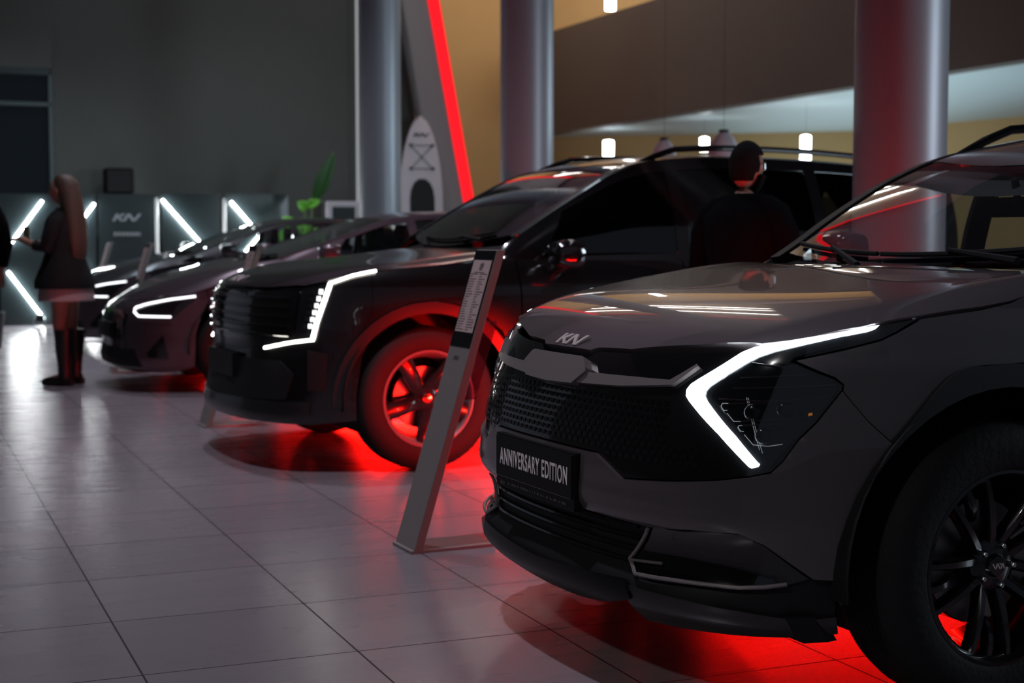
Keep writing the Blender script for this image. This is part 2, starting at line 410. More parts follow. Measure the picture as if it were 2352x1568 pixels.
# ---------------------------------------------------------------- room
RZ = TH
def slab(name, x0, x1, y0, y1, z0, z1, m, kind='structure', parent=None, label=None, cat=None, group=None, bevel=0):
    """a box laid out on the tile grid"""
    mb = MB(); vs = [W(x, y, z) for x in (x0, x1) for y in (y0, y1) for z in (z0, z1)]
    mb.add(vs, [(0, 1, 3, 2), (4, 6, 7, 5), (0, 4, 5, 1), (2, 3, 7, 6), (0, 2, 6, 4), (1, 5, 7, 3)])
    o = mb.build(name, m, parent, bevel=bevel)
    return meta(o, label, cat, group, kind)
def floor_material():
    m = bpy.data.materials.new('floor_tiles'); m.use_nodes = True; nt = m.node_tree; b = nt.nodes['Principled BSDF']; N = nt.nodes.new; Lk = nt.links.new
    tc = N('ShaderNodeTexCoord'); sp = N('ShaderNodeSeparateXYZ'); Lk(tc.outputs['Object'], sp.inputs[0])
    def math_(op, a, b_=None, c=None):
        n = N('ShaderNodeMath'); n.operation = op
        for i, v in enumerate((a, b_, c)):
            if v is None: continue
            if isinstance(v, (int, float)): n.inputs[i].default_value = v
            else: Lk(v, n.inputs[i])
        return n.outputs[0]
    lines = []; ids = []
    for k, off in ((0, 0.0), (1, .385)):
        s = math_('DIVIDE', math_('SUBTRACT', sp.outputs[k], off), .6)
        f = math_('FRACT', s); d = math_('ABSOLUTE', math_('SUBTRACT', f, .5)); lines.append(math_('GREATER_THAN', d, .5 - .0050)); ids.append(math_('FLOOR', s))
    g = math_('MAXIMUM', lines[0], lines[1])
    cb = N('ShaderNodeCombineXYZ'); Lk(ids[0], cb.inputs[0]); Lk(ids[1], cb.inputs[1]); wn = N('ShaderNodeTexWhiteNoise'); Lk(cb.outputs[0], wn.inputs[0])
    mp = N('ShaderNodeMapping'); mp.inputs['Scale'].default_value = (1.0, 4, 1); Lk(tc.outputs['Object'], mp.inputs[0])
    no = N('ShaderNodeTexNoise'); no.inputs['Scale'].default_value = 1.6; no.inputs['Detail'].default_value = 2; Lk(mp.outputs[0], no.inputs['Vector'])
    v = math_('ADD', math_('MULTIPLY', wn.outputs[0], .12), math_('MULTIPLY', no.outputs['Fac'], .12))
    r = N('ShaderNodeMix'); r.data_type = 'RGBA'; r.inputs[6].default_value = (.235, .21, .235, 1); r.inputs[7].default_value = (.36, .325, .35, 1); Lk(math_('MULTIPLY', v, 2.2), r.inputs[0])
    mx = N('ShaderNodeMix'); mx.data_type = 'RGBA'; Lk(g, mx.inputs[0]); Lk(r.outputs[2], mx.inputs[6]); mx.inputs[7].default_value = (.02, .016, .018, 1)
    Lk(mx.outputs[2], b.inputs['Base Color'])
    ro = math_('ADD', math_('MULTIPLY', no.outputs['Fac'], .03), .26); Lk(math_('ADD', ro, math_('MULTIPLY', g, .4)), b.inputs['Roughness'])
    b.inputs['Specular IOR Level'].default_value = .6
    bp = N('ShaderNodeBump'); bp.inputs['Strength'].default_value = .5; bp.inputs['Distance'].default_value = .002; Lk(math_('SUBTRACT', 1.0, g), bp.inputs['Height']); Lk(bp.outputs[0], b.inputs['Normal'])
    return m
fo = mesh('floor', [(-9, -5, 0), (20, -5, 0), (20, 34, 0), (-9, 34, 0)], [(0, 1, 2, 3)], floor_material(), None, False); fo.rotation_euler = (0, 0, TH); fo['kind'] = 'structure'
# rear wall with the window bay at its left
slab('wall_back', 2.09, 7.3, 21.1, 21.4, 0, 8, 'wall_grey')
slab('wall_bay', -6.0, 2.09, 20.9, 21.2, 3.44, 8, 'wall_grey')
wn = slab('window_1', -2.0, 2.09, 21.05, 21.1, 0, 3.44, 'window_dark')
fm = MB()
for (x0, x1, z0, z1) in ((-2.0, 2.09, 3.36, 3.44), (-2.0, 2.09, 2.94, 2.99), (2.05, 2.10, 0, 3.44), (-.1, -.04, 0, 3.44)):
    vs = [W(x, y, z) for x in (x0, x1) for y in (20.98, 21.06) for z in (z0, z1)]; fm.add(vs, [(0, 1, 3, 2), (4, 6, 7, 5), (0, 4, 5, 1), (2, 3, 7, 6), (0, 2, 6, 4), (1, 5, 7, 3)])
fm.build('window_frame', 'frame_metal', wn)
# tan wall behind, bending round under the gallery
mb = MB(); pl = [(5.5, 25.6), (11.6, 25.6), (15.8, 22.1), (16.4, 18.3), (16.4, -4)]
for i in range(4):
    a, b = pl[i], pl[i + 1]; vs = []
    for z in (0, 8): vs += [W(a[0], a[1], z), W(b[0], b[1], z), W(b[0] + .2, b[1] + .25, z), W(a[0] + .2, a[1] + .25, z)]
    mb.add(vs, [(0, 1, 2, 3), (7, 6, 5, 4), (0, 4, 5, 1), (1, 5, 6, 2), (2, 6, 7, 3), (3, 7, 4, 0)])
meta(mb.build('wall_rear', 'wall_tan'), kind='structure')
slab('wall_left', -9.2, -9, -5, 21, 0, 8, 'wall_grey')
# gallery: fascia and its white soffit
slab('trim_1', 11.0, 11.25, -4, 25.5, 3.03, 4.84, 'fascia_paint')
slab('ceiling_soffit', 11.25, 16.4, -4, 25.5, 3.06, 3.3, 'ceil_white')
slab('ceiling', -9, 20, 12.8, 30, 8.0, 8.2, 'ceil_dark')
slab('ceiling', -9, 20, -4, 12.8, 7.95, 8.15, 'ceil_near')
rf = MB(); rf.prism([W(x, y, 7.75) for x, y in ((7.03, 13.2), (9.5, 16.9), (10.9, 19.0), (10.9, 25.3), (7.03, 25.3))], (0, 0, 0), (0, 0, .15)); meta(rf.build('ceiling_raft', 'ceil_tan'), kind='structure')
# leaning fin with the red edge
def onfin(x, z, y): return W(x, y, z)
fin = MB(); q = [(7.0, 8.0), (6.2, 8.0), (6.9, 4.61), (7.34, 2.86), (7.54, 1.9), (7.78, 0), (8.4, 0), (7.95, 1.68), (7.37, 4.64), (6.70, 8.0)]
q = [(6.21, 7.7), (6.98, 4.61), (7.30, 2.86), (7.50, 1.79), (7.84, 0), (8.36, 0), (7.95, 1.68), (7.40, 4.64), (6.84, 7.7)]
fin.prism([W(x, 20.72, z) for x, z in q], (0, 0, 0), tuple(W(0, .3, 0)))
meta(fin.build('wall_fin', 'fin_grey'), kind='structure')
e = MB(); e.prism([W(x, 20.70, z) for x, z in ((6.81, 7.7), (7.37, 4.64), (7.93, 1.68), (8.33, 0), (8.50, 0), (8.10, 1.68), (7.55, 4.64), (7.0, 7.7))], (0, 0, 0), tuple(W(0, .2, 0)))
finobj = bpy.data.objects['wall_fin']; o = e.build('glow_strip', 'led_red', finobj)
# columns
for (cx, cy, lab) in ((2.04, 7.85, 'round grey column nearest the camera, behind the grey car screen'), (.135, 13.5, 'round grey column in the middle, beside the tan wall'), (-1.52, 17.2, 'round grey column farthest off, left of the paddle board')):
    c = MB(); c.lathe([(.24, 0), (.24, 7.95)], 64, 'z', (cx, cy, 0), cap=True); meta(c.build('column', 'column_paint', smooth=True), lab, 'column', 'round columns')
# ceiling light lines
def line_light(name, pts, r, m, label, group, ends=True):
    mb = MB(); mb.tube([W(*p) for p in pts], r, 8)
    return meta(mb.build(name, m, smooth=True), label, 'light', group)
for x_, lab_ in ((8.0, 'long white light line on the ceiling, nearest the red strip'), (9.0, 'long white light line on the ceiling, the middle one'), (9.6, 'long white light line on the ceiling, nearest the gallery')):
    line_light('line_light', [(x_, 13.2 + (x_ - 7.03) * 1.5 + .15, 7.68), (x_, 24.5, 7.68)], .05, 'led_line', lab_, 'ceiling light lines')
line_light('glow_strip', [(6.98, 13.2, 7.72), (6.98, 20.3, 7.72)], .05, 'led_red', 'thin red light strip along the ceiling edge', None)
def rp(u, d): return ((u - 1176) / 3404 * d, d)
TUBES = [(*rp(1396, 25.8), 2.47, 2.86, .087, 'tube pendant over the black SUV roof, leftmost of the lower three'), (*rp(1615, 23.5), 2.53, 2.76, .07, 'short tube pendant above the SUV roof, middle of the lower three'),
         (*rp(1846, 21.0), 2.17, 2.62, .07, 'tube pendant right of the man, rightmost of the lower three'), (*rp(1399, 26.0), 5.10, 5.95, .085, 'tube pendant on the upper floor, cut by the top of the picture')]
# gallery pendants
def pend(name, u, v0, v1, d, wpx, label):
    return None
for (x, y, z0, z1, r, lab) in TUBES:
    t = empty('tube_light', (x, y, z0), 0, lab, 'light', 'tube pendants of the gallery')
    b = MB(); b.lathe([(.001, 0), (r, .004), (r, z1 - z0 - .02), (.001, z1 - z0)], 24, 'z'); b.build('tube', 'led_tube', t, smooth=True)
    c = MB(); top = 3.06 if z0 < 3 else 7.9; c.tube([(0, 0, z1 - z0 - .01), (0, 0, top - z0)], .0015, 6); c.build('cord', 'matte_black', t)
# ---------------------------------------------------------------- the light wall at the back
def wp(x, z, y=20.7): return W(x, y, z)
def wall_panel(x0, x1, z0, z1, label, y=20.72, m='panel_dark', name='display_panel'):
    return slab(name, x0, x1, y, y + .06, z0, z1, m, 'thing', None, label, 'panel')
wall_panel(1.36, 2.60, 0, 1.76, 'dark panel at the far left behind the standing woman')
wall_panel(2.64, 3.40, 0, 1.77, 'dark centre panel with faint lettering, under the black speaker')
wall_panel(3.48, 4.30, 0, 1.78, 'dark panel right of the lettered centre panel')
wall_panel(4.36, 5.26, 0, 1.79, 'rightmost dark panel beside the potted plant')
wall_panel(-2.0, 1.30, 0, 1.75, 'dark panel at the left edge of the picture')
emb = emblem('wall_emblem', lambda a, b, off: tuple(W(2.82 + a * .128, 20.718 - off, 1.40 + b * .10)), 0, .01, 'aluminium', None); meta(emb, 'faint metal emblem on the dark centre panel', 'emblem')
lt = MB(); x = 2.84
rr = random.Random(5)
while x < 3.2:
    wd_ = rr.uniform(.02, .045); vs = [W(a, b_, c) for a in (x, x + wd_) for b_ in (20.70, 20.719) for c in (1.20, 1.25)]; lt.add(vs, [(0, 1, 3, 2), (4, 6, 7, 5), (0, 4, 5, 1), (2, 3, 7, 6), (0, 2, 6, 4), (1, 5, 7, 3)]); x += wd_ + .015
meta(lt.build('wall_lettering', 'aluminium'), 'small line of lettering under the wall emblem', 'lettering')
for x, lab in ((3.40, 'slim metal post left of the long light bar'), (4.33, 'slim metal post between the two right light bars')):
    p = MB(); p.tube([W(x, 20.62, 0), W(x, 20.62, 1.72)], .02, 12); o = p.build('post', 'aluminium', smooth=True); meta(o, lab, 'post')
for pts, lab in (([(1.91, 1.66), (1.49, 1.08)], 'upper white light bar at the far left'), ([(1.46, .72), (1.90, .09)], 'lower white light bar at the far left, beside the woman'), ([(2.58, 1.63), (2.16, 1.05), (2.60, .50)], 'white light bar right behind the woman'),
                 ([(3.49, 1.69), (4.12, .97), (3.46, .30)], 'long white angled light bar behind the mauve car'), ([(4.44, 1.67), (4.84, 1.21), (4.40, .72)], 'rightmost white angled light bar near the plant')):
    p = MB(); p.tube([W(a, 20.675, b) for a, b in pts], .013, 10); meta(p.build('light_bar', 'led_white', smooth=True), lab, 'light bar', 'light bars on the back wall')

vl = MB(); vl.tube([W(6.36, 20.95, 1.52), W(6.36, 20.95, 7.6)], .018, 8); meta(vl.build('glow_strip', 'highlight_glow', smooth=True), 'thin vertical glowing strip standing for the highlight at the left edge of the farthest column', 'highlight strip')  # no lamp: the column's edge highlight modelled as a glowing strip

# ---------------------------------------------------------------- cars
def panels(name, specs, m, parent=None):
    """several sheets gathered into one mesh: specs = (poly, P, off, depth, du, dv, side)"""
    objs = [panel(name, *s[:4], m, None, *s[4:]) for s in specs]
    vs = []; fs = []
    for o in objs:
        n = len(vs); vs += [tuple(v.co) for v in o.data.vertices]; fs += [tuple(i + n for i in f.vertices) for f in o.data.polygons]
        me = o.data; bpy.data.objects.remove(o); bpy.data.meshes.remove(me)
    return mesh(name, vs, fs, m, parent)
def lin(tab, x):
    if x >= tab[0][0]: i = 0
    elif x <= tab[-1][0]: i = len(tab) - 2
    else:
        i = 0
        while tab[i + 1][0] > x: i += 1
    a, b = tab[i], tab[i + 1]; t = (x - a[0]) / (b[0] - a[0]); t = min(max(t, -.2), 1.2)
    return a[1] + (b[1] - a[1]) * t
def smooth_tab(tab, x):
    xs = [-t[0] for t in tab]; ys = [(t[1],) for t in tab]
    if -x < xs[0]: return tab[0][1] + (tab[1][1] - tab[0][1]) / (tab[1][0] - tab[0][0]) * (x - tab[0][0])
    return interp(xs, ys, -x)[0]
def make_wheel(parent, x, y, side, R, style, near):
    """one road wheel; its tyre is the part's own mesh"""
    mb = MB(); w = .235; r = R * .655
    prof = [(r - .012, -w / 2 + .03), (r + .004, -w / 2 + .008), (r + .02, -w / 2), (r + .06, -w / 2 - .006), (R - .03, -w / 2 + .004), (R - .008, -w / 2 + .022), (R, -w / 2 + .05)]
    n = 7
    for k in range(n):
        yy = -w / 2 + .05 + (w - .1) * (k + .5) / n
        prof += [(R, yy - .010), (R, yy + .006), (R - .007, yy + .007), (R - .007, yy + .011)]
    prof += [(R, w / 2 - .05), (R - .008, w / 2 - .022), (R - .03, w / 2 - .004), (r + .06, w / 2 + .006), (r + .02, w / 2), (r + .004, w / 2 - .008), (r - .012, w / 2 - .03)]
    mb.lathe(prof, 72 if near else 48)
    wh = mb.build('wheel', 'tyre', parent, smooth=True, fix=False)
    bm = bmesh.new(); bm.from_mesh(wh.data); bmesh.ops.recalc_face_normals(bm, faces=bm.faces); bm.to_mesh(wh.data); bm.free()
    wh.location = (x, y, R); o = 1 if side > 0 else -1
    # barrel and lip
    b = MB(); b.lathe([(r + .006, o * (w / 2 - .006)), (r - .002, o * (w / 2 - .004)), (r - .012, o * (w / 2 - .014)), (r - .02, o * (w / 2 - .05)), (r - .035, o * .02), (r - .035, -o * (w / 2 - .03)), (r + .004, -o * (w / 2 - .01))], 64)
    b.build('rim_barrel', 'rim_black' if near else 'barrel', wh, smooth=True, fix=False)
    d = MB(); f0 = o * (w / 2 - .035)
    d.lathe([(.045, f0 - o * .07), (.155, f0 - o * .07), (.158, f0 - o * .075), (.158, f0 - o * .09), (.155, f0 - o * .095), (.05, f0 - o * .095)], 40, cap=True)
    d.build('brake_disc', 'disc', wh, smooth=True)
    c = MB()
    for k in range(8):
        a0 = math.radians(150 + k * 8); a1 = math.radians(158 + k * 8)
        ring = [(.105 * math.cos(a0), 0, .105 * math.sin(a0)), (.185 * math.cos(a0), 0, .185 * math.sin(a0)), (.185 * math.cos(a1), 0, .185 * math.sin(a1)), (.105 * math.cos(a1), 0, .105 * math.sin(a1))]
        c.prism(ring, (0, f0 - o * .055, 0), (0, f0 - o * .11, 0))
    c.build('brake_caliper', 'disc' if near else 'matte_black', wh)
    s = MB()
    def spoke(a, w0, w1, r0, r1, lean, th=.03, d0=-.012, d1=.0):
        """a tapering bar in the wheel's plane, crowned across"""
        ca, sa = math.cos(a), math.sin(a)
        rows = []
        for k in range(6):
            t = k / 5; rr = r0 + (r1 - r0) * t; ww = w0 + (w1 - w0) * t; la = lean * t
            q = (rr * ca - la * sa, rr * sa + la * ca); nx, nz = -sa, ca
            dp = o * (d0 + (d1 - d0) * t + .012 * math.sin(math.pi * t))
            pr = [(-ww, -th), (-ww, -.006), (-ww * .55, .004), (ww * .55, .004), (ww, -.006), (ww, -th)]
            rows.append([(q[0] + nx * e, f0 + dp + o * g, q[1] + nz * e) for e, g in pr])
        s.rings(rows, cap=True)
    if style == 'multi':
        for k in range(5):
            a = math.radians(90 + 72 * k + 8)
            for sg in (-1, 1):
                spoke(a + sg * .17, .016, .011, .045, r - .012, sg * .045, .03, -.02, .012)
            spoke(a + .62, .010, .014, .13, r - .012, 0, .02, -.02, .006)
    elif style == 'broad':
        for k in range(5):
            a = math.radians(90 + 72 * k + 30)
            spoke(a, .036, .046, .05, r - .012, .035, .035, -.02, .012)
    else:
        for k in range(5):
            a = math.radians(90 + 72 * k); spoke(a, .028, .034, .05, r - .012, .02, .03, -.02, .008)
    s.lathe([(.0005, f0 - o * .01), (.055, f0 - o * .01), (.068, f0 - o * .02), (.075, f0 - o * .06)], 32)
    s.build('rim', 'rim_black', wh, smooth=True)
    h = MB(); h.lathe([(.0005, f0 + o * .004), (.024, f0 + o * .003), (.029, f0 - o * .002), (.030, f0 - o * .012)], 28)
    h.build('hub_cap', 'gloss_black', wh, smooth=True)
    if near:
        for k in range(5):
            a = math.radians(90 + 72 * k + 20); nb = MB()
            cx, cz = .052 * math.cos(a), .052 * math.sin(a)
            nb.lathe([(.0005, f0 + o * .006), (.006, f0 + o * .005), (.009, f0), (.010, f0 - o * .02)], 6, center=(cx, 0, cz))
            nb.build('lug_nut', 'lamp_chrome', wh, smooth=True)
        emblem('hub_emblem', lambda a, b, off: (((1.52 - a) * o * -.0135), f0 + o * (.004 + off), (b - .5) * .014), .0, .001, 'badge', wh)
    return wh
def build_car(S):
    sh = S['shell']; root = empty('car', (*S['at'], 0), math.radians(180 + 90 - S['phi']), S['label'], 'car', S.get('group'))
    paint = S['paint']; wb = S['wb']; R = S['R']; ra = S['arch']; xd = S['doors']; zs = S['sill']
    far = S.get('far', False); du = .3 if far else .15; dv = .03 if far else .02
    tmax = sh.n - 1.02
    _t = {}
    def tx(x, z=.6):
        a, b = 4.0, tmax
        for _ in range(30):
            c = (a + b) / 2
            if sh.P(c, z)[0] > x: a = c
            else: b = c
        return a
    # upper surface: screen and roof
    w = lambda x: smooth_tab(S['w'], x)
    zc = lambda x: smooth_tab(S['zc'], x)
    crown = S.get('crown', .035)
    R_ = HF(lambda x, y: zc(x) - crown * (abs(y) / max(w(x), .1)) ** 2.2)
    bz = lambda x: lin(S['belt'], x)
    def G(x, v, off=0.0):
        b = sh.P(tx(x, bz(x)), bz(x)); t = R_.P(x, w(x)); bu = .028 * math.sin(math.pi * min(max(v, 0), 1))
        y = b[1] + (t[1] - b[1]) * v; z = b[2] + (t[2] - b[2]) * v
        h = max(t[2] - b[2], .02); wd = b[1] - t[1]; n = Vector((0, h, wd)).normalized(); k = off + bu * min(1, h / .3)
        return (x, y + n.y * k, z + n.z * k)
    tps_pts = []
    HB = S['HB']; tail = S['hood_tail']
    for t, z in HB: tps_pts.append(sh.P(t, z))
    for t, z in HB:
        if t < S.get('nose_t', 4.0):
            for dz in (.03, .06): tps_pts.append(sh.P(t, z + dz))
    tps_pts += [p for p in tail] + [p for p in S['hood_pts']]
    hood = HF(BonnetFit(tps_pts + list(S['hood_pts']), S['crease']))
    bord = [sh.P(t, z)[:2] for t, z in HB] + [p[:2] for p in tail]
    half = bord
    poly = half + [(x, -y) for x, y in reversed(half) if abs(y) > 1e-6]
    hd = panel('hood', poly, hood.P, 0, .03, paint, root, .03 if not far else .06, .03 if not far else .06)
    # inner structure seen only through the shut lines
    zt = lambda t: lin([(-a, b) for a, b in HB], -t) if t <= HB[-1][0] else lin(S['belt'], sh.P(t, .6)[0])
    core = [(0, S['zlow'])] + [(t, S['zlow'] + .02 if t < 4 else zs) for t in (2, 4, 5)] + [(t_, z_) for t_, z_ in archcut(tx, 0, ra + .012, zs, R, S['xs0'], xd[0])] + [(tx(xd[0]), zt(tx(xd[0])) - .02)] + [(t, z - .012) for t, z in reversed(HB) if t < tx(xd[0]) - .3]
    if core[-1][0] > .01: core.append((0, HB[0][1] - .012))
    panel('inner_structure', sym(core), sh.P, -.014, 0, 'seam', root, du, dv)
    S['front'](root, sh, tx, du, dv, hood)
    for sd in (1, -1):
        # fender
        if 'fender' in S: panel('fender', S['fender'](tx), sh.P, 0, .02, paint, root, du, dv, sd)
        # doors
        xq = [xd[0], xd[1], xd[2]]
        xw = -wb
        def side(x0, x1, names, ztopf=bz, gap=.004):
            up = []; n = max(2, int((x0 - x1) / .12))
            for k in range(n + 1):
                x = x0 - gap + (x1 + gap - x0 + gap) * k / n; up.append((tx(x), ztopf(x)))
            lo = []
            if x1 < xw + ra and x0 > xw - ra:
                lo = archcut(tx, xw, ra, zs + .10, R, x0 - gap, x1 + gap)
            else: lo = [(tx(x0 - gap), zs + .10), (tx(x1 + gap), zs + .10)]
            return lo + up[::-1]
        fd = panel('front_door', side(xd[0], xd[1], 0), sh.P, 0, .02, paint, root, du, dv, sd)
        hx = xd[1] + .22
        hb = MB(); p = [Vector(sh.P(tx(hx - .0 + d, bz(hx)), bz(hx) - .10, .022)) for d in (-.10, -.05, 0, .05, .10)]
        p[0] = Vector(sh.P(tx(hx - .10, 1), bz(hx) - .10, 0)); p[-1] = Vector(sh.P(tx(hx + .10, 1), bz(hx) - .10, 0))
        hb.tube([(q.x, q.y * sd, q.z) for q in p], .012, 6); hb.build('door_handle', paint, fd, smooth=True)
        panel('rear_door', side(xd[1], xd[2], 0), sh.P, 0, .02, paint, root, du, dv, sd)
        xe = sh.P(tmax - 1.2, .6)[0]
        panel('rear_quarter', side(xd[2], xe, 0), sh.P, 0, .02, paint, root, du, dv, sd)
        panel('sill', [(tx(-ra - .0), zs), (tx(-wb + ra), zs), (tx(-wb + ra), zs + .105), (tx(-ra), zs + .105)], sh.P, .004, .03, 'cladding', root, du, dv, sd)
        # arch trims
        if S.get('clad', True):
            for xc in (0, -wb):
                ring = archcut(tx, xc, ra - .004, S['cladz'], R, xc + ra - .004, xc - ra + .004)
                out = archcut(tx, xc, ra + .052, S['cladz'], R, xc + ra + .052, xc - ra - .052)
                if xc == 0 and 'cladfront' in S: out = [q for q in S['cladfront'] ] + [q for q in out if q[0] > S['cladfront'][-1][0]]
                panel('arch_trim', ring + out[::-1], sh.P, .012, .03, 'cladding', root, du, dv, sd)
        for xc in (0, -wb):   # wheel housing
            l = MB(); rr = ra + .015; rg = []
            for yy in (sh.P(tx(xc), .6)[1] - .02, .50):
                rg.append([(xc + rr * math.cos(math.radians(a)), yy * sd, R + rr * math.sin(math.radians(a))) for a in range(-6, 187, 8)])
            rg.append([(xc + .05 * math.cos(math.radians(a)), .5 * sd, R + .05 * math.sin(math.radians(a))) for a in range(-6, 187, 8)])
            vs = [v for r_ in rg for v in r_]; n = len(rg[0])
            l.add(vs, [(i * n + k, i * n + k + 1, (i + 1) * n + k + 1, (i + 1) * n + k) for i in range(2) for k in range(n - 1)])
            l.build('wheel_liner', 'matte_black', root, fix=False)
        # glasshouse
        gw = S['gl']      # x breaks: front glass start, B pillar front, B pillar rear, C front, C rear, quarter end
        lo, hi = .06, .88
        panel('side_window', [(gw[0], lo + .05), (gw[1], lo), (gw[1], hi), (gw[0] - .16, hi)], G, -.004, .004, 'glass_side' if not S.get('tint') else 'glass_dark', root, .06, .1, sd)
        panel('side_window', [(gw[2], lo), (gw[3], lo), (gw[3], hi), (gw[2], hi)], G, -.004, .004, 'glass_dark' if S.get('tint') else 'glass_side', root, .06, .1, sd)
        if gw[4] - gw[5] > .1: panel('quarter_window', [(gw[4], lo), (gw[5], lo + .25), (gw[5] + .08, hi), (gw[4], hi)], G, -.004, .004, 'glass_dark' if S.get('tint') else 'glass_side', root, .06, .1, sd)
        xr = S['xr']
        fr = [([(xd[0] + .07, -.01), (xr, -.01), (xr, lo), (xd[0] + .07, lo)], G, 0, .02, .06, .1, sd),
              ([(gw[0] - .16, hi), (xr, hi), (xr, 1.0), (gw[0] - .1, 1.0)], G, 0, .02, .06, .1, sd),
              ([(xd[0] + .07, lo), (gw[0], lo), (gw[0], lo + .05), (gw[0] - .16, hi), (gw[0] - .1, 1.0), (xd[0] + .07, 1.0)], G, 0, .02, .06, .1, sd),
              ([(gw[1], lo), (gw[2], lo), (gw[2], hi), (gw[1], hi)], G, 0, .02, .06, .1, sd),
              ([(gw[3], lo), (gw[4], lo), (gw[4], hi), (gw[3], hi)], G, 0, .02, .06, .1, sd),
              ([(gw[5], lo), (xr, lo), (xr, hi), (gw[5] + .08, hi), (gw[5], lo + .25)], G, 0, .02, .06, .1, sd)]
        panels('window_frame', fr, S.get('frame', 'gloss_black'), root)
        xb = lambda y: S['ws'][0] - S['ws'][1] * (abs(y) / .65) ** 2
        xt = lambda y: S['ws'][2] - S['ws'][3] * (abs(y) / .6) ** 2
        pw = S.get('pw', .05)
        # A pillar
        n = 14; a = []; b = []
        x0 = xb(w(S['ws'][0])) + .05; x1 = xt(w(S['ws'][2])) - .06
        for k in range(n + 1):
            x = x0 + (x1 - x0) * k / n; a.append((x, w(x) + .004)); b.append((x, w(x) - pw))
        panel('windscreen_pillar', a + b[::-1], R_.P, .006, .03, S.get('pillar', 'cladding'), root, .06, .02, sd)
        # mirror
        mx, my, mz = S['mirror']
        mm = MB()
        rings = []
        for k, (dx, dy, s_) in enumerate([(.09, 0, .3), (.08, 0, .75), (.04, 0, 1), (-.02, 0, 1.0), (-.05, 0, .93)]):
            rings.append([(mx + dx, (my + .105 * s_ * math.copysign(abs(math.cos(q)) ** .6, math.cos(q))) * sd, mz + .075 * s_ * math.copysign(abs(math.sin(q)) ** .6, math.sin(q))) for q in [2 * math.pi * j / 20 for j in range(20)]])
        mm.rings(rings); mir = mm.build('side_mirror', S.get('mirror_mat', paint), root, smooth=True)
        st = MB(); st.tube([(mx - .0, (my - .16) * sd, mz - .09), (mx, (my - .05) * sd, mz - .06)], [.035, .025], 8); st.build('mirror_stalk', 'cladding', mir, smooth=True)
        if True:
            ug = MB(); yy = sd * .50; ug.tube([(-.02, yy, zs + .015), (-wb + ra, yy, zs + .015)], .010, 6); ug.build('underglow_strip', 'led_redsoft', root)
        make_wheel(root, 0, S['hy'] * sd, sd, R, S['style'], S.get('near', False) and sd > 0)
        make_wheel(root, -wb, S['hy'] * sd, sd, R, S['style'], False)
        if S.get('rails'):
            rl = MB(); x0, x1 = S['rails']; pts = []; n = 16
            for k in range(n + 1):
                x = x0 + (x1 - x0) * k / n; hgt = .055 * min(1, min(k, n - k) / 2.0) - .005
                q = R_.P(x, w(x) - .045, hgt); pts.append((q[0], q[1] * sd, q[2]))
            rl.tube(pts, [.012 if k in (0, n) else .017 for k in range(n + 1)], 8); rl.build('roof_rail', S.get('rail_mat', 'gloss_black'), root, smooth=True)
    # screen, roof
    ys = [-1 + 2 * k / 12 for k in range(13)]
    wa = w(S['ws'][0]) - pw; wt = w(S['ws'][2]) - pw
    base = [(xb(wa * k), wa * k) for k in ys]; top = [(xt(wt * k), wt * k) for k in ys]
    sl = [(base[-1][0] + (top[-1][0] - base[-1][0]) * k / 10) for k in range(1, 10)]
    edge = [(x, w(x) - pw + .004) for x in sl]
    ws = panel('windscreen', base + edge + top[::-1] + [(x, -y) for x, y in reversed(edge)], R_.P, 0, .004, 'glass', root, .05, .05)
    xr = S['xr']; rs = [xt(w(S['ws'][2])) - (xt(w(S['ws'][2])) - xr) * k / 10 for k in range(1, 11)]
    roof = [(xt(wt * k) - .004, (wt + (.04 if abs(k) == 1 else 0) * (1 if k > 0 else 1)) * k) for k in ys]
    re = [(x, w(x) + .003) for x in rs]
    panel('roof', roof + re + [(x, -y) for x, y in reversed(re)], R_.P, .003, .03, S.get('roof_mat', paint), root, .08, .06)
    # shade band inside the top of the screen, headliner
    panel('headliner', [(xt(wt * k) - .03 + .13 * 1, wt * k) for k in ys] + [(xr + .1, wt), (xr + .1, -wt)], R_.P, -.05, 0, 'headliner' if S.get('near') else 'interior', root, .1, .1)
    # cowl
    cp = lambda x, y, off=0.0: (x, y, hood.f(min(max(x, S['hood_tail'][-1][0]), 5), y) * .5 + R_.f(x, y) * .5 - .018 + off)
    tl = [p[:2] for p in tail][::-1]
    cowl = [(x + .02, y) for x, y in tl] + [(xb(y_) - .03, y_) for y_ in [wa, wa * .6, wa * .3, 0]]
    cw = sym([(p[1], p[0]) for p in cowl]); panel('cowl', [(b_, a_) for a_, b_ in cw], cp, 0, .01, 'matte_black', root, .05, .05)
    if S.get('wipers', True):
        for sd_, (ya, yb) in ((1, (.52, -.08)), (-1, (-.10, -.62))):
            wp = MB(); A_ = R_.P(xb(ya) + .03, ya, .02); B_ = R_.P(xb((ya + yb) / 2) - .045, (ya + yb) / 2, .025)
            wp.tube([A_, B_], [.012, .007], 6)
            bl = [R_.P(xb(ya + (yb - ya) * k / 8) - .045 - .0 * k, ya + (yb - ya) * k / 8, .012) for k in range(9)]
            wp.tube(bl, .008, 6); wp.build('wiper', 'matte_black', root, smooth=True)
    # tailgate
    g = []
    for k in range(13):
        f = -1 + 2 * k / 12
        tp = Vector(R_.P(xr, w(xr) * f, 0)); tt = tmax - (1 - abs(f)) * 0 - 0
        te = tmax - (1.2) * abs(f) ** 1.0
        bt = Vector(sh.P(te, bz(xr))); bt.y = math.copysign(abs(bt.y), f) if f else 0
        lowp = Vector(sh.P(te, zs + .1)); lowp.y = math.copysign(abs(lowp.y), f) if f else 0
        col = [tp + (bt - tp) * (j / 5) + Vector((-.05 * math.sin(math.pi * j / 5), 0, 0)) for j in range(6)] + [bt + (lowp - bt) * (j / 6) for j in range(1, 7)]
        g.append(col)
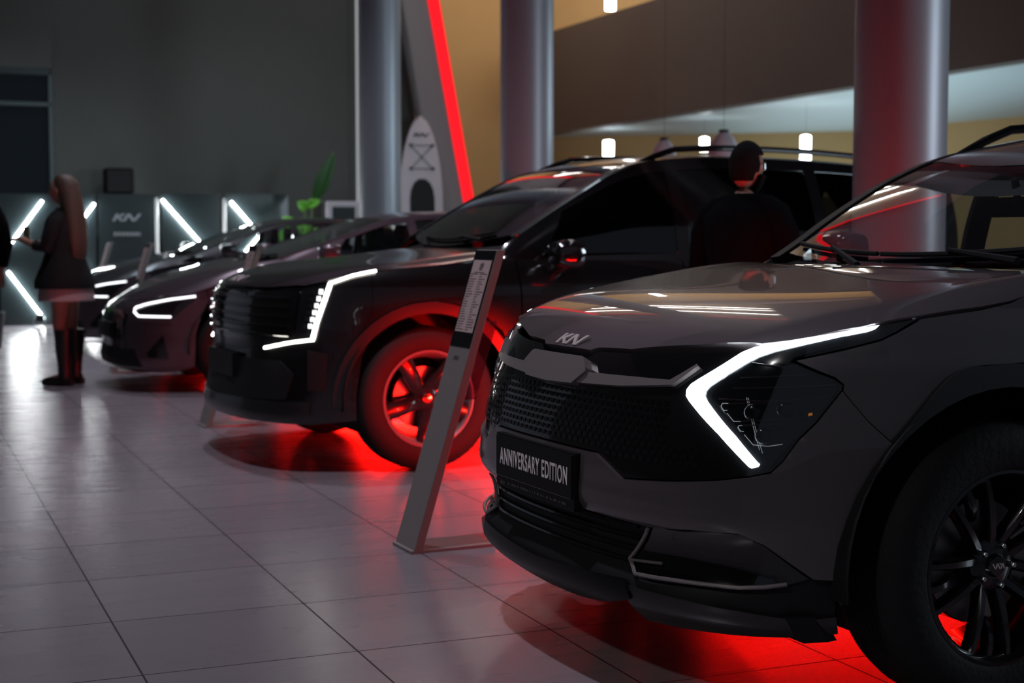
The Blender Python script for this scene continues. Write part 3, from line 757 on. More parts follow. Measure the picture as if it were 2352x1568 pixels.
    vs = [v for c_ in g for v in c_]; m_ = len(g[0])
    tg = mesh('tailgate', vs, [(i * m_ + j, (i + 1) * m_ + j, (i + 1) * m_ + j + 1, i * m_ + j + 1) for i in range(12) for j in range(m_ - 1)], paint, root, True, False)
    # underbody
    sb_ = MB(); sb_.box(.09, .13, -.62, .62, .115, zs + .03); sb_.build('undertray', 'matte_black', root)
    fl = MB(); ring = [sh.P(t, zs) for t in [k * .5 for k in range(int(tmax * 2))]]
    ring = [(x * .93 if x > 0 else x, y * .80, zs + .03) for x, y, z in ring]; ring = ring + [(x, -y, z) for x, y, z in reversed(ring)]
    fl.prism(ring, (0, 0, 0), (0, 0, .02)); fl.build('underbody', 'matte_black', root)
    # cabin: floor, dashboard, seats, wheel
    dz = bz(-.9) - .03; dx = xb(0)
    d = MB(); rg = []
    for k in range(9):
        y = -.72 + 1.44 * k / 8; hump = .03 * math.exp(-((y - .36) / .18) ** 2)
        rg.append([(dx - .04, y, dz - .30), (dx - .04, y, dz - .01), (dx - .25, y, dz + .0), (dx - .52, y, dz + hump), (dx - .60, y, dz - .02 + hump), (dx - .60, y, dz - .30)])
    d.rings(rg); d.build('dashboard', 'interior', root, smooth=True)
    swm = MB(); cx, cy, cz = dx - .66, .36, dz - .02
    swm.rings([[(cx + .165 * math.cos(a) * .35 * 1 + .012 * math.cos(b) * math.cos(a) * .35, cy + (.165 + .013 * math.cos(b)) * math.sin(a), cz + (.165 + .013 * math.cos(b)) * math.cos(a) + .013 * math.sin(b) * .3) for b in [2 * math.pi * j / 6 for j in range(6)]] for a in [2 * math.pi * i / 20 for i in range(20)]], closed=True)
    swm.build('steering_wheel', 'interior', root, smooth=True)
    for (sx, sy) in ((dx - 1.25, .37), (dx - 1.25, -.37), (dx - 2.1, .37), (dx - 2.1, -.37)):
        st = MB()
        st.rings([[(sx + a_, sy + .25 * b_ * s_, z_) for a_, b_ in ((.07, -1), (.09, 0), (.07, 1), (-.07, 1), (-.09, 0), (-.07, -1))] for z_, s_, in ((.45, .9), (.7, 1), (.95, .95), (1.08, .7), (1.10, .45))])
        st.rings([[(sx + a_ - .01, sy + .13 * b_ * s_, z_) for a_, b_ in ((.045, -1), (.06, 0), (.045, 1), (-.045, 1), (-.045, -1), (-.05, 0))][:5] for z_, s_ in ((1.10, .8), (1.16, 1), (1.24, 1), (1.28, .7))])
        st.box(sx - .05, sx + .48, sy - .26, sy + .26, .32, .48)
        st.build('seat', 'interior', root, smooth=True)
    cfl = MB(); cfl.box(dx - 2.6, dx - .1, -.78, .78, .28, .31); cfl.build('cabin_floor', 'interior', root)
    if S.get('near'):
        rv = MB(); q = R_.P(S['ws'][2] + .06, 0, -.11)
        rv.box(q[0] - .02, q[0] + .01, -.12, .12, q[2] - .035, q[2] + .03); rv.tube([(q[0], 0, q[2]), (q[0] + .02, 0, q[2] + .09)], .014, 6); rv.build('rear_view_mirror', 'interior', root, bevel=.01)
    return root
class BonnetFit:
    """smooth symmetric bonnet height over (x, |y|), with one soft shoulder crease"""
    def __init__(s, pts, cr):
        s.cr = cr; A = np.array([s.b(p[0], p[1]) for p in pts]); s.c = np.linalg.lstsq(A, np.array([p[2] for p in pts]), rcond=None)[0]
    def b(s, x, y):
        y = abs(y); q = y - (s.cr[0] - s.cr[1] * max(0, (x - s.cr[2]) / .45) ** 2); q = .5 * (q + math.sqrt(q * q + .00015))
        return [x ** i * y ** (2 * j) for i in range(5) for j in range(3) if i + 2 * j <= 5] + [q, q * x, q * q, q * q * x]
    def __call__(s, x, y): return float(np.dot(s.c, s.b(x, y)))
def archcut(tx, xc, r, zb, R, x0, x1):
    """lower edge of a body side running from x0 back to x1, lifted over a wheel at xc"""
    out = []
    if x0 > xc + r: out.append((tx(x0), zb))
    z0 = zb - R
    a0 = math.asin(max(-1, min(1, z0 / r)))
    for k in range(25):
        a = a0 + (math.pi - 2 * a0) * k / 24; x = xc + r * math.cos(a)
        if x1 - 1e-6 <= x <= x0 + 1e-6: out.append((tx(x), R + r * math.sin(a)))
    if not out or x1 < xc - r: out.append((tx(x1), zb))
    else:
        # close at x1 on the arc
        pass
    if x0 < xc + r and abs(x0 - xc) < r:
        z = R + math.sqrt(r * r - (x0 - xc) ** 2)
        if abs(out[0][0] - tx(x0)) > 1e-3: out.insert(0, (tx(x0), z))
    if x1 > xc - r and abs(x1 - xc) < r:
        z = R + math.sqrt(r * r - (x1 - xc) ** 2)
        if abs(out[-1][0] - tx(x1)) > 1e-3: out.append((tx(x1), z))
    return out
# ---------- the car nearest the camera: grey crossover with a boomerang running light
MASKLOW = [(7.07, .978), (6.78, .948), (6.55, .93), (6.04, .91), (5.24, .884), (5.19, .878), (5.85, .838), (5.97, .824), (5.96, .813), (5.58, .739), (5.31, .698), (5.06, .645), (4.88, .619), (4.58, .608), (3.99, .594), (3.15, .581), (2.19, .569), (1.86, .598), (1.56, .621), (0, .623)]
HB1 = [(0, .861), (.69, .861), (.84, .876), (1.65, .881), (3.14, .895), (4.19, .905), (4.67, .911), (5.45, .937), (6.32, .962), (7.1, .98), (7.83, .998), (8.19, 1.015), (8.38, 1.032)]
DRLOUT = [(6.54, .961), (6.06, .948), (5.41, .93), (4.92, .916), (4.53, .904), (4.28, .891), (3.88, .858), (3.46, .824), (3.32, .811), (3.255, .797), (3.27, .783), (3.36, .771), (3.99, .701), (4.54, .628), (4.58, .626)]
DRLIN = [(6.49, .954), (6.4, .949), (6.06, .939), (5.41, .917), (4.92, .9), (4.62, .886), (4.36, .867), (3.92, .831), (3.70, .811), (3.635, .800), (3.63, .788), (3.69, .777), (4.29, .698), (4.7, .635), (4.68, .63)]
LENS = [(4.27, .861), (4.54, .872), (5.09, .868), (5.84, .826), (5.86, .816), (5.51, .736), (5.13, .686), (4.86, .634), (4.77, .652), (4.27, .73), (3.81, .789), (3.86, .801)]
FINS = [[(4.115, .774), (4.005, .773), (3.982, .766), (4.041, .757), (4.106, .758)], [(4.107, .751), (4.239, .733), (4.364, .734)], [(4.398, .725), (4.337, .724), (4.318, .72), (4.372, .711), (4.423, .711)], [(4.435, .704), (4.589, .681), (4.838, .679), (5.06, .685)]]
FINL = [[(3.916, .783), (4.744, .783), (5.74, .795)], [(4.116, .773), (4.94, .781), (5.671, .791)], [(4.364, .734), (5.475, .749)], [(4.398, .725), (5.475, .736)], [(4.295, .834), (5.463, .848)], [(4.177, .809), (5.845, .824)], [(4.496, .871), (5.088, .863)]]
FIND = [[(4.442, .79), (4.697, .669)], [(4.47, .79), (4.746, .662)]]
SILVLOW = [(5.92, .361), (5.57, .364), (4.79, .445), (4.37, .472), (3.54, .471), (2.69, .460), (1.06, .472), (0, .473)]
def surf_tube(mb, path, P, off, r, side, n=6, sub=4):
    pts = []
    for i in range(len(path) - 1):
        for k in range(sub):
            t = k / sub; u = path[i][0] + (path[i + 1][0] - path[i][0]) * t; v = path[i][1] + (path[i + 1][1] - path[i][1]) * t
            pts.append(P(u, v, off))
    pts.append(P(path[-1][0], path[-1][1], off))
    mb.tube([(p[0], p[1] * side, p[2]) for p in pts], r, n)
def front_crossover(root, sh, tx, du, dv, hood):
    P = sh.P
    up = [(0, .852), (.69, .852), (.88, .869), (1.65, .873), (3.14, .886), (4.19, .896), (4.67, .903), (5.45, .929), (6.32, .955), (7.0, .974)]
    gr = panel('grille', sym(up + MASKLOW), P, -.002, .02, 'gloss_black', root, du, dv)
    panel('bumper_cover', sym(MASKLOW[7:][::-1][::-1] and ([(0, .618)] + [(t, z - .004) for t, z in MASKLOW[8:-1]][::-1] + [(5.965, .806), (6.29, .738), (6.62, .683), (6.58, .672), (6.33, .584), (6.08, .494)] + SILVLOW)), P, .010, .03, 'paint_grey', root, du / 1.5, dv / 1.5)
    # bright blade below the bonnet and its middle block
    for sd in (1, -1):
        panel('grille_blade', [(.62, .776), (.65, .781), (1.83, .789), (2.95, .805), (3.40, .852), (3.36, .856), (2.88, .816), (2.04, .815), (.97, .812), (.62, .812)], P, .012, .02, 'satin', gr, du / 2, dv / 2, sd)
    panel('grille_block', sym([(0, .845), (.72, .845), (.80, .842), (.96, .812), (.70, .776), (0, .772)]), P, .022, .03, 'satin', gr, du / 2, dv / 2)
    g = MB()      # hexagonal scales of the mesh
    for r_ in range(9):
        z = .762 - r_ * .0175
        for k in range(-24, 25):
            t = k * .15 + (.075 if r_ % 2 else 0)
            lim = 2.95 if z > .66 else 3.6
            if abs(t) > lim or (z < .628 and abs(t) < 1.7): continue
            p = [P(t + a, z + b, .0 + c) for a, b, c in ((-.055, 0, 0), (-.035, .006, .0022), (.035, .006, .0022), (.055, 0, 0), (.035, -.005, -.0005), (-.035, -.005, -.0005))]
            g.add(p, [(0, 1, 2, 3, 4, 5)])
    g.build('grille_mesh', 'mesh_black', gr, fix=False)
    # bumper low centre
    lg = panel('lower_grille', sym([(0, .470), (1.06, .468), (2.69, .455), (3.54, .466), (4.37, .467), (4.79, .440), (5.57, .359), (5.90, .357), (5.93, .27), (5.4, .258), (4.38, .278), (3.27, .29), (2.32, .30), (1.06, .285), (0, .27)]), P, -.006, .02, 'matte_black', root, du, dv)
    for z in (.445, .415, .385, .355):
        s = MB(); surf_tube(s, [(-2.35, z), (0, z), (2.35, z)], P, .0, .006, 1, 6, 14); s.build('grille_slat', 'gloss_black', lg, smooth=True)
    panel('skid_plate', sym([(0, .295), (1.06, .303), (2.3, .312), (2.42, .27), (1.6, .235), (.7, .215), (0, .21)]), P, .010, .03, 'mesh_black', root, du, dv)
    pl_ = [(2.3, .300), (3.27, .292), (4.38, .280), (5.41, .262), (5.93, .27), (6.0, .225), (5.4, .215), (4.38, .21), (2.3, .20), (2.3, .25)]
    for sd in (1, -1):
        panel('bumper_lip', pl_, P, .004, .03, 'cladding', root, du, dv, sd)
        ca = panel('corner_intake', [(2.62, .451), (3.54, .463), (4.37, .464), (4.79, .438), (5.5, .363), (5.18, .348), (4.69, .34), (3.64, .334), (2.81, .328), (2.50, .330), (2.22, .356)], P, .002, .01, 'gloss_black', root, du, dv, sd)
        t = MB(); surf_tube(t, [(2.63, .455), (2.20, .355), (2.46, .325), (2.8, .326), (3.63, .330), (4.39, .332), (4.80, .339), (5.16, .350)], P, .010, .0055, sd, 6, 5); t.build('intake_trim', 'satin', ca, smooth=True)
        t = MB(); surf_tube(t, [(2.22, .352), (2.90, .362)], P, .012, .004, sd, 6, 3); t.build('intake_fin', 'satin', ca, smooth=True)
        fp = MB(); q = [(.56, .79), (.50, .805), (.47, .80), (.47, .66), (.56, .66)]
        fp.prism([(x, y * sd, .27) for x, y in q], (0, 0, 0), (-.045, 0, -.065)); fp.build('air_deflector', 'matte_black', root)
        # headlight
        h = panel('headlight', DRLIN[2:12] + [(4.66, .640), (4.86, .628), (5.02, .65), (5.31, .704), (5.58, .744), (5.93, .812), (5.93, .822), (5.83, .836), (5.17, .876), (5.24, .888), (6.0, .916)], P, .001, .006, 'lamp_dark', root, du / 1.5, dv / 1.5, sd)
        sf = (lambda q: q) if sd > 0 else (lambda q: [(t + .62 * max(0, min(1, (5.4 - t) / .9)), z) for t, z in q])
        d = panel('running_light', sf(DRLOUT) + sf(DRLIN)[::-1], P, .007 if sd > 0 else .001, .012, 'drl', h, du / 3, dv / 3, sd)
        f = MB()
        for l in FINL: surf_tube(f, l, P, .002, .0022, sd, 5, 6)
        f.build('lamp_fin', 'paint_mauve', h, smooth=True)
        f = MB()
        for l in FINS: surf_tube(f, l, P, .003, .0007, sd, 5, 4)
        f.build('lamp_outline', 'guide', h, smooth=True)
        f = MB()
        for l in FIND: surf_tube(f, l, P, .003, .0006, sd, 5, 5)
        f.build('light_guide', 'guide', h, smooth=True)
        for (a, b) in ((4.55, .757), (4.75, .703), (5.1, .766)):
            pj = MB(); c = Vector(P(a, b, .001)); nn = Vector(sh.N(a, b)); e1 = nn.orthogonal().normalized(); e2 = nn.cross(e1)
            for rr, oo in ((.020, 0), (.017, .003), (.012, .0045), (.004, .005)):
                pj_r = [tuple(c + e1 * rr * math.cos(q) + e2 * rr * math.sin(q) + nn * oo) for q in [2 * math.pi * j / 20 for j in range(20)]]
                pj_r = [(x, y * sd, z) for x, y, z in pj_r]
                pj.add(pj_r, []) 
            pj.f += [(i * 20 + k, i * 20 + (k + 1) % 20, (i + 1) * 20 + (k + 1) % 20, (i + 1) * 20 + k) for i in range(3) for k in range(20)] + [tuple(60 + k for k in range(20))]
            pj.build('projector', 'lamp_dark', h, smooth=True)
        am = panel('side_marker', [(5.46, .752), (5.52, .754), (5.52, .760), (5.46, .758)], P, .003, .002, 'amber', h, .02, .004, sd)
        panel('headlight_cover', [(4.20, .858), (4.54, .874), (5.09, .871), (5.86, .826), (5.88, .816), (5.53, .736), (5.14, .684), (4.87, .632), (4.75, .652), (4.24, .73), (3.80, .785), (3.84, .801)], P, .008, .004, 'lens', h, du / 2, dv / 2, sd)
    # number plate
    np_ = MB(); np_.box(.815, .855, -.238, .238, .487, .604); np_.box(.812, .850, -.245, .245, .455, .610); pl = np_.build('number_plate', 'plate_black', root, bevel=.003)
    text_mesh('plate_lettering', 'ANNIVERSARY EDITION', .066, pl, 'plate_text', Matrix(((0, 0, 1, .8556), (1, 0, 0, .004), (0, 1, 0, .544), (0, 0, 0, 1))), .545, .0004, .0010, 1.12)
    bl = MB(); bl.box(.8545, .8556, -.232, .232, .4875, .4885); bl.build('plate_line', 'plate_dim', pl)
    emblem('plate_emblem', lambda a, b, off: (.8515 + off, -.215 + a * .0115, .464 + b * .012), 0, .0008, 'plate_dim', pl)
    tiny = MB(); rr = random.Random(3); y = -.165
    while y < .20:
        wd = rr.uniform(.003, .007)
        if rr.random() < .87: tiny.box(.8495, .8512, y, y + wd, .467, .467 + rr.choice((.005, .007)))
        y += wd + .002
    tiny.build('small_print', 'plate_dim', pl)
    hd = [o for o in root.children if o.name.startswith('hood')][0]
    emblem('emblem', lambda a, b, off: P(-.385 + .80 * a / 3.04, .874 + .0255 * b, off), .002, .005, 'badge', hd)
build_car(dict(shell=SP, at=(.829, 4.412), phi=65, label='grey crossover nearest the camera with glowing boomerang headlight and ANNIVERSARY EDITION plate', paint='paint_grey', near=True,
    group=None, wb=2.68, R=.362, arch=.450, doors=(-.42, -1.38, -2.25), sill=.24, zlow=.24, xs0=.45, HB=HB1, nose_t=4.0, cladz=.30, crease=(.72, .10, .2),
    hood_tail=[(-.25, .815, 1.052), (-.42, .775, 1.078), (-.40, .60, 1.082), (-.37, .40, 1.085), (-.345, .2, 1.087), (-.34, 0, 1.088)],
    hood_pts=[(.52, .66, .948), (.36, .70, .988), (.18, .715, 1.027), (0, .72, 1.053), (-.2, .725, 1.073), (.61, .62, .925), (.5, 0, .982), (.3, 0, 1.022), (.1, 0, 1.05), (-.1, 0, 1.07), (.5, .35, .978), (.3, .38, 1.018), (.1, .40, 1.046), (-.1, .40, 1.066)],
    fender=lambda tx: [(7.07, .970), (6.78, .943), (6.55, .925), (6.04, .905), (5.28, .880), (5.87, .843), (6.0, .826), (5.985, .81), (6.31, .741), (6.63, .688), (6.85, .732), (7.03, .772), (7.18, .804), (7.33, .832), (7.48, .849), (7.67, .862), (8.2, .866), (8.7, .84), (9.05, .78), (9.2, .72), (9.27, .60), (9.30, .34), (tx(-.416), .34), (tx(-.416), 1.048), (9.0, 1.046), (8.38, 1.026), (8.19, 1.009), (7.83, .993), (7.1, .975)],
    cladfront=[(5.93, .31), (5.915, .36), (6.09, .494), (6.34, .588), (6.62, .688), (6.85, .735), (7.03, .775), (7.18, .808), (7.33, .836), (7.48, .852), (7.62, .861)],
    zc=[(-.30, 1.05), (-.5, 1.165), (-.65, 1.262), (-.8, 1.352), (-.9, 1.405), (-1.03, 1.462), (-1.2, 1.512), (-1.4, 1.545), (-1.8, 1.572), (-2.4, 1.565), (-3.0, 1.52), (-3.35, 1.45)],
    w=[(-.3, .735), (-.8, .69), (-1.1, .64), (-1.6, .605), (-2.4, .59), (-3.35, .55)], crown=.03,
    belt=[(-.40, 1.05), (-1.4, 1.085), (-2.2, 1.12), (-3.4, 1.20)], gl=(-.56, -1.36, -1.46, -2.28, -2.36, -2.85), xr=-3.30,
    ws=(-.36, .10, -.89, .16), mirror=(-.86, .88, 1.12), hy=.795, style='multi', rails=(-1.15, -3.1), roof_mat='paint_grey', mirror_mat='gloss_black', pillar='matte_black', frame='matte_black', front=front_crossover))
# ---------- second car: black three row SUV
HB2 = [(0, .918), (.859, .918), (1.8, .917), (2.734, .918), (3.7, .926), (4.663, .938), (5.554, .958), (6.38, .990), (7.0, 1.008), (7.5, 1.018), (7.872, 1.028), (8.48, 1.041)]
def front_suv(root, sh, tx, du, dv, hood):
    P = sh.P
    panel('bumper_cover', sym([(0, .908), (.859, .908), (2.734, .908), (4.663, .928), (5.554, .948), (6.38, .980), (6.9, .998)] + [(6.85, .70), (6.62, .60), (6.45, .40), (6.45, .27), (5.0, .25), (3, .25), (0, .25)]), P, .0, .02, 'paint_black', root, du, dv)
    gr = panel('grille', sym([(0, .895), (2.6, .895), (4.55, .905), (4.25, .68), (2.3, .655), (0, .645)]), P, .006, .02, 'gloss_black', root, du, dv)
    for k in range(5):
        s = MB(); z = .69 + k * .045; surf_tube(s, [(-4.1, z), (-2, z), (0, z), (2, z), (4.1, z)], P, .010, .008, 1, 6, 6); s.build('grille_slat', 'gloss_black', gr, smooth=True)
    emblem('emblem', lambda a, b, off: P(-.5 + 1.0 * a / 3.04, .938 + .028 * b, off), .004, .005, 'badge', gr)
    for sd in (1, -1):
        h = panel('headlight', [(4.62, .915), (5.60, .935), (5.12, .69), (4.45, .69)], P, .008, .01, 'lamp_dark', root, du, dv, sd)
        d = MB()
        p = [(7.01, 1.003), (6.378, .981), (5.837, .952), (5.67, .945)]
        surf_tube(d, p, P, .012, .007, sd, 8, 4)
        surf_tube(d, [(5.70, .943), (5.546, .871), (5.271, .756), (5.12, .674)], P, .012, .011, sd, 8, 4)
        surf_tube(d, [(5.16, .672), (4.873, .668), (4.117, .654), (3.256, .632), (2.82, .62)], P, .012, .008, sd, 8, 4)
        d.build('running_light', 'drl_warm', h, smooth=True)
        for k, (a, b) in enumerate([(5.40, .905), (5.33, .872), (5.26, .839), (5.19, .806), (5.11, .772), (5.03, .739), (5.10, .904), (5.06, .87), (5.02, .839), (4.97, .807), (4.90, .776), (4.84, .741)]):
            c = panel('lamp_cell', [(a - .06, b - .011), (a + .06, b - .011), (a + .07, b + .011), (a - .05, b + .011)], P, .016, .008, 'lamp_chrome' if k > 5 else 'drl_soft', h, .06, .01, sd)
        panel('side_intake', [(4.9, .62), (5.6, .60), (5.5, .42), (4.9, .42)], P, .004, .01, 'matte_black', root, du, dv, sd)
    panel('lower_grille', sym([(0, .56), (3.6, .56), (4.3, .50), (4.0, .37), (0, .35)]), P, .005, .01, 'matte_black', root, du, dv)
    sk = panel('skid_plate', sym([(0, .345), (3.165, .361), (5.007, .365), (4.96, .296), (3.059, .262), (0, .255)]), P, .012, .03, 'cladding', root, du, dv)
    bx = MB(); bx.box(.80, .835, -.26, .26, .455, .58); bx.build('number_plate', 'plate_black', root, bevel=.003)
build_car(dict(shell=SO, at=(-.801, 8.233), phi=65, label='large black SUV with red lit front wheel and angular headlight, second in the row', paint='paint_black',
    wb=2.815, R=.365, arch=.435, doors=(-.50, -1.50, -2.40), sill=.25, zlow=.24, xs0=.45, HB=HB2, nose_t=4.5, cladz=.34, crease=(.74, .06, .2), mirror_mat='gloss_black',
    hood_tail=[(-.2, .86, 1.055), (-.45, .80, 1.085), (-.42, .6, 1.10), (-.40, .4, 1.108), (-.385, .2, 1.112), (-.38, 0, 1.114)],
    hood_pts=[(.5, 0, 1.005), (.3, 0, 1.04), (.1, 0, 1.065), (-.15, 0, 1.095), (.5, .4, 1.0), (.3, .4, 1.035), (0, .4, 1.07), (.2, .7, 1.04), (0, .72, 1.055)],
    fender=lambda tx: [(6.91, .998), (6.86, .70), (7.25, .80), (7.7, .845), (8.0, .852), (8.4, .84), (8.75, .79), (8.98, .70), (9.1, .58), (9.12, .36), (tx(-.496), .36), (tx(-.496), 1.06), (8.8, 1.05), (8.48, 1.036), (7.872, 1.022), (7.5, 1.012), (7.0, 1.003)],
    zc=[(-.38, 1.10), (-.6, 1.24), (-.8, 1.36), (-1.0, 1.47), (-1.15, 1.55), (-1.3, 1.60), (-1.5, 1.632), (-1.9, 1.655), (-2.6, 1.645), (-3.2, 1.60), (-3.6, 1.53)],
    w=[(-.38, .78), (-.8, .74), (-1.2, .69), (-1.8, .665), (-2.8, .65), (-3.6, .62)], crown=.03, tint=True,
    belt=[(-.45, 1.06), (-1.5, 1.05), (-2.4, 1.05), (-3.7, 1.08)], gl=(-.66, -1.48, -1.56, -2.42, -2.50, -3.2), xr=-3.55,
    ws=(-.42, .12, -1.2, .12), mirror=(-.72, 1.03, 1.09), hy=.80, style='broad', rails=(-1.35, -3.3), front=front_suv))
# ---------- third car: mauve grey saloon
HB3 = [(0, .690), (.69, .690), (1.6, .695), (2.464, .70), (3.7, .712), (4.6, .724), (5.467, .745), (6.3, .765), (6.741, .782), (7.3, .815), (8.0, .86), (8.6, .895), (9.0, .915)]
def front_saloon(root, sh, tx, du, dv, hood):
    P = sh.P
    panel('bumper_cover', sym([(0, .682), (1.6, .687), (2.464, .692), (4.6, .716), (5.467, .737), (6.7, .774), (6.8, .70), (6.55, .60), (6.35, .45), (6.28, .20), (5.5, .155), (3.5, .155), (0, .165)]), P, 0, .02, 'paint_mauve', root, du, dv)
    panel('grille', sym([(0, .605), (1.9, .61), (2.5, .585), (1.9, .39), (0, .38)]), P, .006, .02, 'gloss_black', root, du, dv)
    for sd in (1, -1):
        h = panel('headlight', [(2.95, .645), (4.6, .692), (6.35, .738), (6.3, .70), (5.4, .565), (3.5, .57), (2.95, .60)], P, .005, .01, 'lamp_dark', root, du, dv, sd)
        d = MB(); surf_tube(d, [(6.359, .73), (5.476, .709), (4.602, .683), (3.667, .66), (2.975, .638), (2.95, .620)], P, .012, .007, sd, 8, 4)
        surf_tube(d, [(3.0, .608), (3.5, .578), (4.67, .579), (5.389, .579)], P, .012, .007, sd, 8, 4)
        d.build('running_light', 'drl_soft2', h, smooth=True)
        panel('side_intake', [(4.1, .30), (5.0, .44), (5.25, .26), (4.3, .27)], P, .004, .01, 'gloss_black', root, du, dv, sd)
    panel('lower_grille', sym([(0, .33), (3.2, .33), (3.8, .20), (0, .19)]), P, .004, .01, 'matte_black', root, du, dv)
    bx = MB(); bx.box(.84, .872, -.26, .26, .40, .52); bx.build('number_plate', 'plate_black', root, bevel=.003)
mat('drl_soft2', (.9, .9, .9), .3, emit=(.92, .96, 1), estr=2.6)
def saloon(at, paint, label, far):
    return build_car(dict(shell=TH3, at=at, phi=65, label=label, paint=paint, far=far,
    wb=2.7, R=.335, arch=.385, doors=(-.45, -1.45, -2.3), sill=.19, zlow=.16, xs0=.40, HB=HB3, nose_t=4.0, cladz=.26, clad=False, crease=(.68, .10, .1),
    hood_tail=[(-.22, .80, .95), (-.40, .74, .985), (-.30, .55, .995), (-.25, .3, 1.0), (-.23, 0, 1.002)],
    hood_pts=[(.5, 0, .825), (.3, 0, .885), (.1, 0, .935), (-.05, 0, .965), (.5, .4, .825), (.3, .4, .88), (.0, .4, .945), (.1, .68, .925), (-.1, .70, .955)],
    fender=lambda tx: [(6.74, .774), (6.82, .70), (6.80, .62), (7.1, .68), (7.5, .715), (8.0, .725), (8.4, .71), (8.75, .66), (8.95, .58), (9.02, .45), (9.05, .29), (tx(-.446), .29), (tx(-.446), .985), (9.25, .94), (9.0, .908), (8.6, .888), (8.0, .853), (7.3, .808)],
    zc=[(-.25, 1.00), (-.5, 1.075), (-.78, 1.165), (-1.0, 1.24), (-1.2, 1.31), (-1.4, 1.36), (-1.7, 1.39), (-2.1, 1.39), (-2.6, 1.34), (-3.0, 1.25), (-3.4, 1.13)],
    w=[(-.25, .70), (-.8, .65), (-1.2, .59), (-1.8, .56), (-2.6, .55), (-3.4, .52)], crown=.025, pillar=paint, frame=paint,
    belt=[(-.40, .975), (-1.45, 1.0), (-2.3, 1.02), (-3.5, 1.06)], gl=(-.75, -1.45, -1.52, -2.25, -2.32, -2.7), xr=-3.3,
    ws=(-.26, .14, -1.22, .10), mirror=(-.70, .93, 1.05), hy=.77, style='five', front=front_saloon))
S3=saloon((-2.43, 12.05), 'paint_mauve', 'mauve grey saloon with sideways V headlight, third car in the row', False)
S3=saloon((-3.95, 15.9), 'paint_dark', 'dark low saloon behind the standing woman, fourth and farthest in the row', True)

# ---------------------------------------------------------------- price stands
def make_stand(at, label):
    t = empty('price_stand', (*at, 0), math.radians(180 - 25 + 0), label, 'stand', 'price stands beside the cars')
    # local: x = forward (as the cars), y = left of the car, z up
    H_ = 1.125; lean = .34; th = .035; wd = .097
    def pt(s, y, d): return (-lean * s - d, y, .008 + (H_ - .008) * s)
    sl = MB(); sl.add([pt(s, y, d) for s in (0, 1) for y in (-wd, wd) for d in (0, th)], [(0, 1, 3, 2), (4, 6, 7, 5), (0, 4, 5, 1), (2, 3, 7, 6), (0, 2, 6, 4), (1, 5, 7, 3)])
    sl.build('upright', 'stand_grey', t, bevel=.002)
    b = MB(); b.box(-.33, .012, -wd, wd, 0, .012); b.build('foot_plate', 'stand_grey', t, bevel=.002)
    def quad(name, s0, s1, y0, y1, m, off=.0015, par=None):
        q = MB(); q.add([pt(s, y, d) for s in (s0, s1) for y in (y0, y1) for d in (-off, .0)], [(0, 1, 3, 2), (4, 6, 7, 5), (0, 4, 5, 1), (2, 3, 7, 6), (0, 2, 6, 4), (1, 5, 7, 3)]); return q.build(name, m, par or t)
    fr = quad('screen', .672, .998, -wd + .002, wd - .002, 'plate_black', .002)
    pp = quad('price_sheet', .722, .965, -wd + .014, wd - .014, 'paper', .003, fr)
    ink = MB(); rr = random.Random(2)
    s = .925
    def mark(s0, s1, y0, y1): ink.add([pt(s, y, d) for s in (s0, s1) for y in (y0, y1) for d in (-.0036, -.003)], [(0, 1, 3, 2), (4, 6, 7, 5), (0, 4, 5, 1), (2, 3, 7, 6), (0, 2, 6, 4), (1, 5, 7, 3)])
    mark(.931, .953, -.012, .016); mark(.940, .956, -.002, .022)
    mark(.922, .925, -.05, .045)
    while s > .735:
        s -= .0085
        for a, b_ in ((-.078, -.012), (.008, .075)):
            e_ = a + (b_ - a) * rr.uniform(.3, 1); mark(s, s + .003, a, e_)
    ink.build('print', 'ink', pp)
    emblem('stand_emblem', lambda a, b, off: pt(.628 + .013 * b, -.03 + a * .017, -.0005 - off), 0, .001, 'plate_dim', t)
    # clear brochure pocket on the back
    a = MB(); d0 = th + .002; d1 = th + .045; s0, s1 = .50, .76
    for (da, db, ya, yb) in ((d1, d1 + .003, -wd, wd), (d0, d1, -wd, -wd + .003), (d0, d1, wd - .003, wd)):
        a.add([pt(s, y, d) for s in (s0, s1) for y in (ya, yb) for d in (da, db)], [(0, 1, 3, 2), (4, 6, 7, 5), (0, 4, 5, 1), (2, 3, 7, 6), (0, 2, 6, 4), (1, 5, 7, 3)])
    a.add([pt(s, y, d) for s in (s0, s0 + .003) for y in (-wd, wd) for d in (d0, d1)], [(0, 1, 3, 2), (4, 6, 7, 5), (0, 4, 5, 1), (2, 3, 7, 6), (0, 2, 6, 4), (1, 5, 7, 3)])
    a.build('brochure_pocket', 'acrylic', t)
    return t
STR = math.radians(205)
for at, lab in (((-.405, 5.52), 'grey leaning price stand with a legible sheet, in front of the red lit wheel'), ((-1.93, 9.18), 'grey price stand half hidden behind the nose of the black SUV'), ((-3.50, 12.88), 'grey price stand between the two farthest cars, foot edged in red light'), ((-4.89, 16.73), 'farthest price stand, just right of the standing woman')):
    t = make_stand(at, lab); t.rotation_euler = (0, 0, STR)
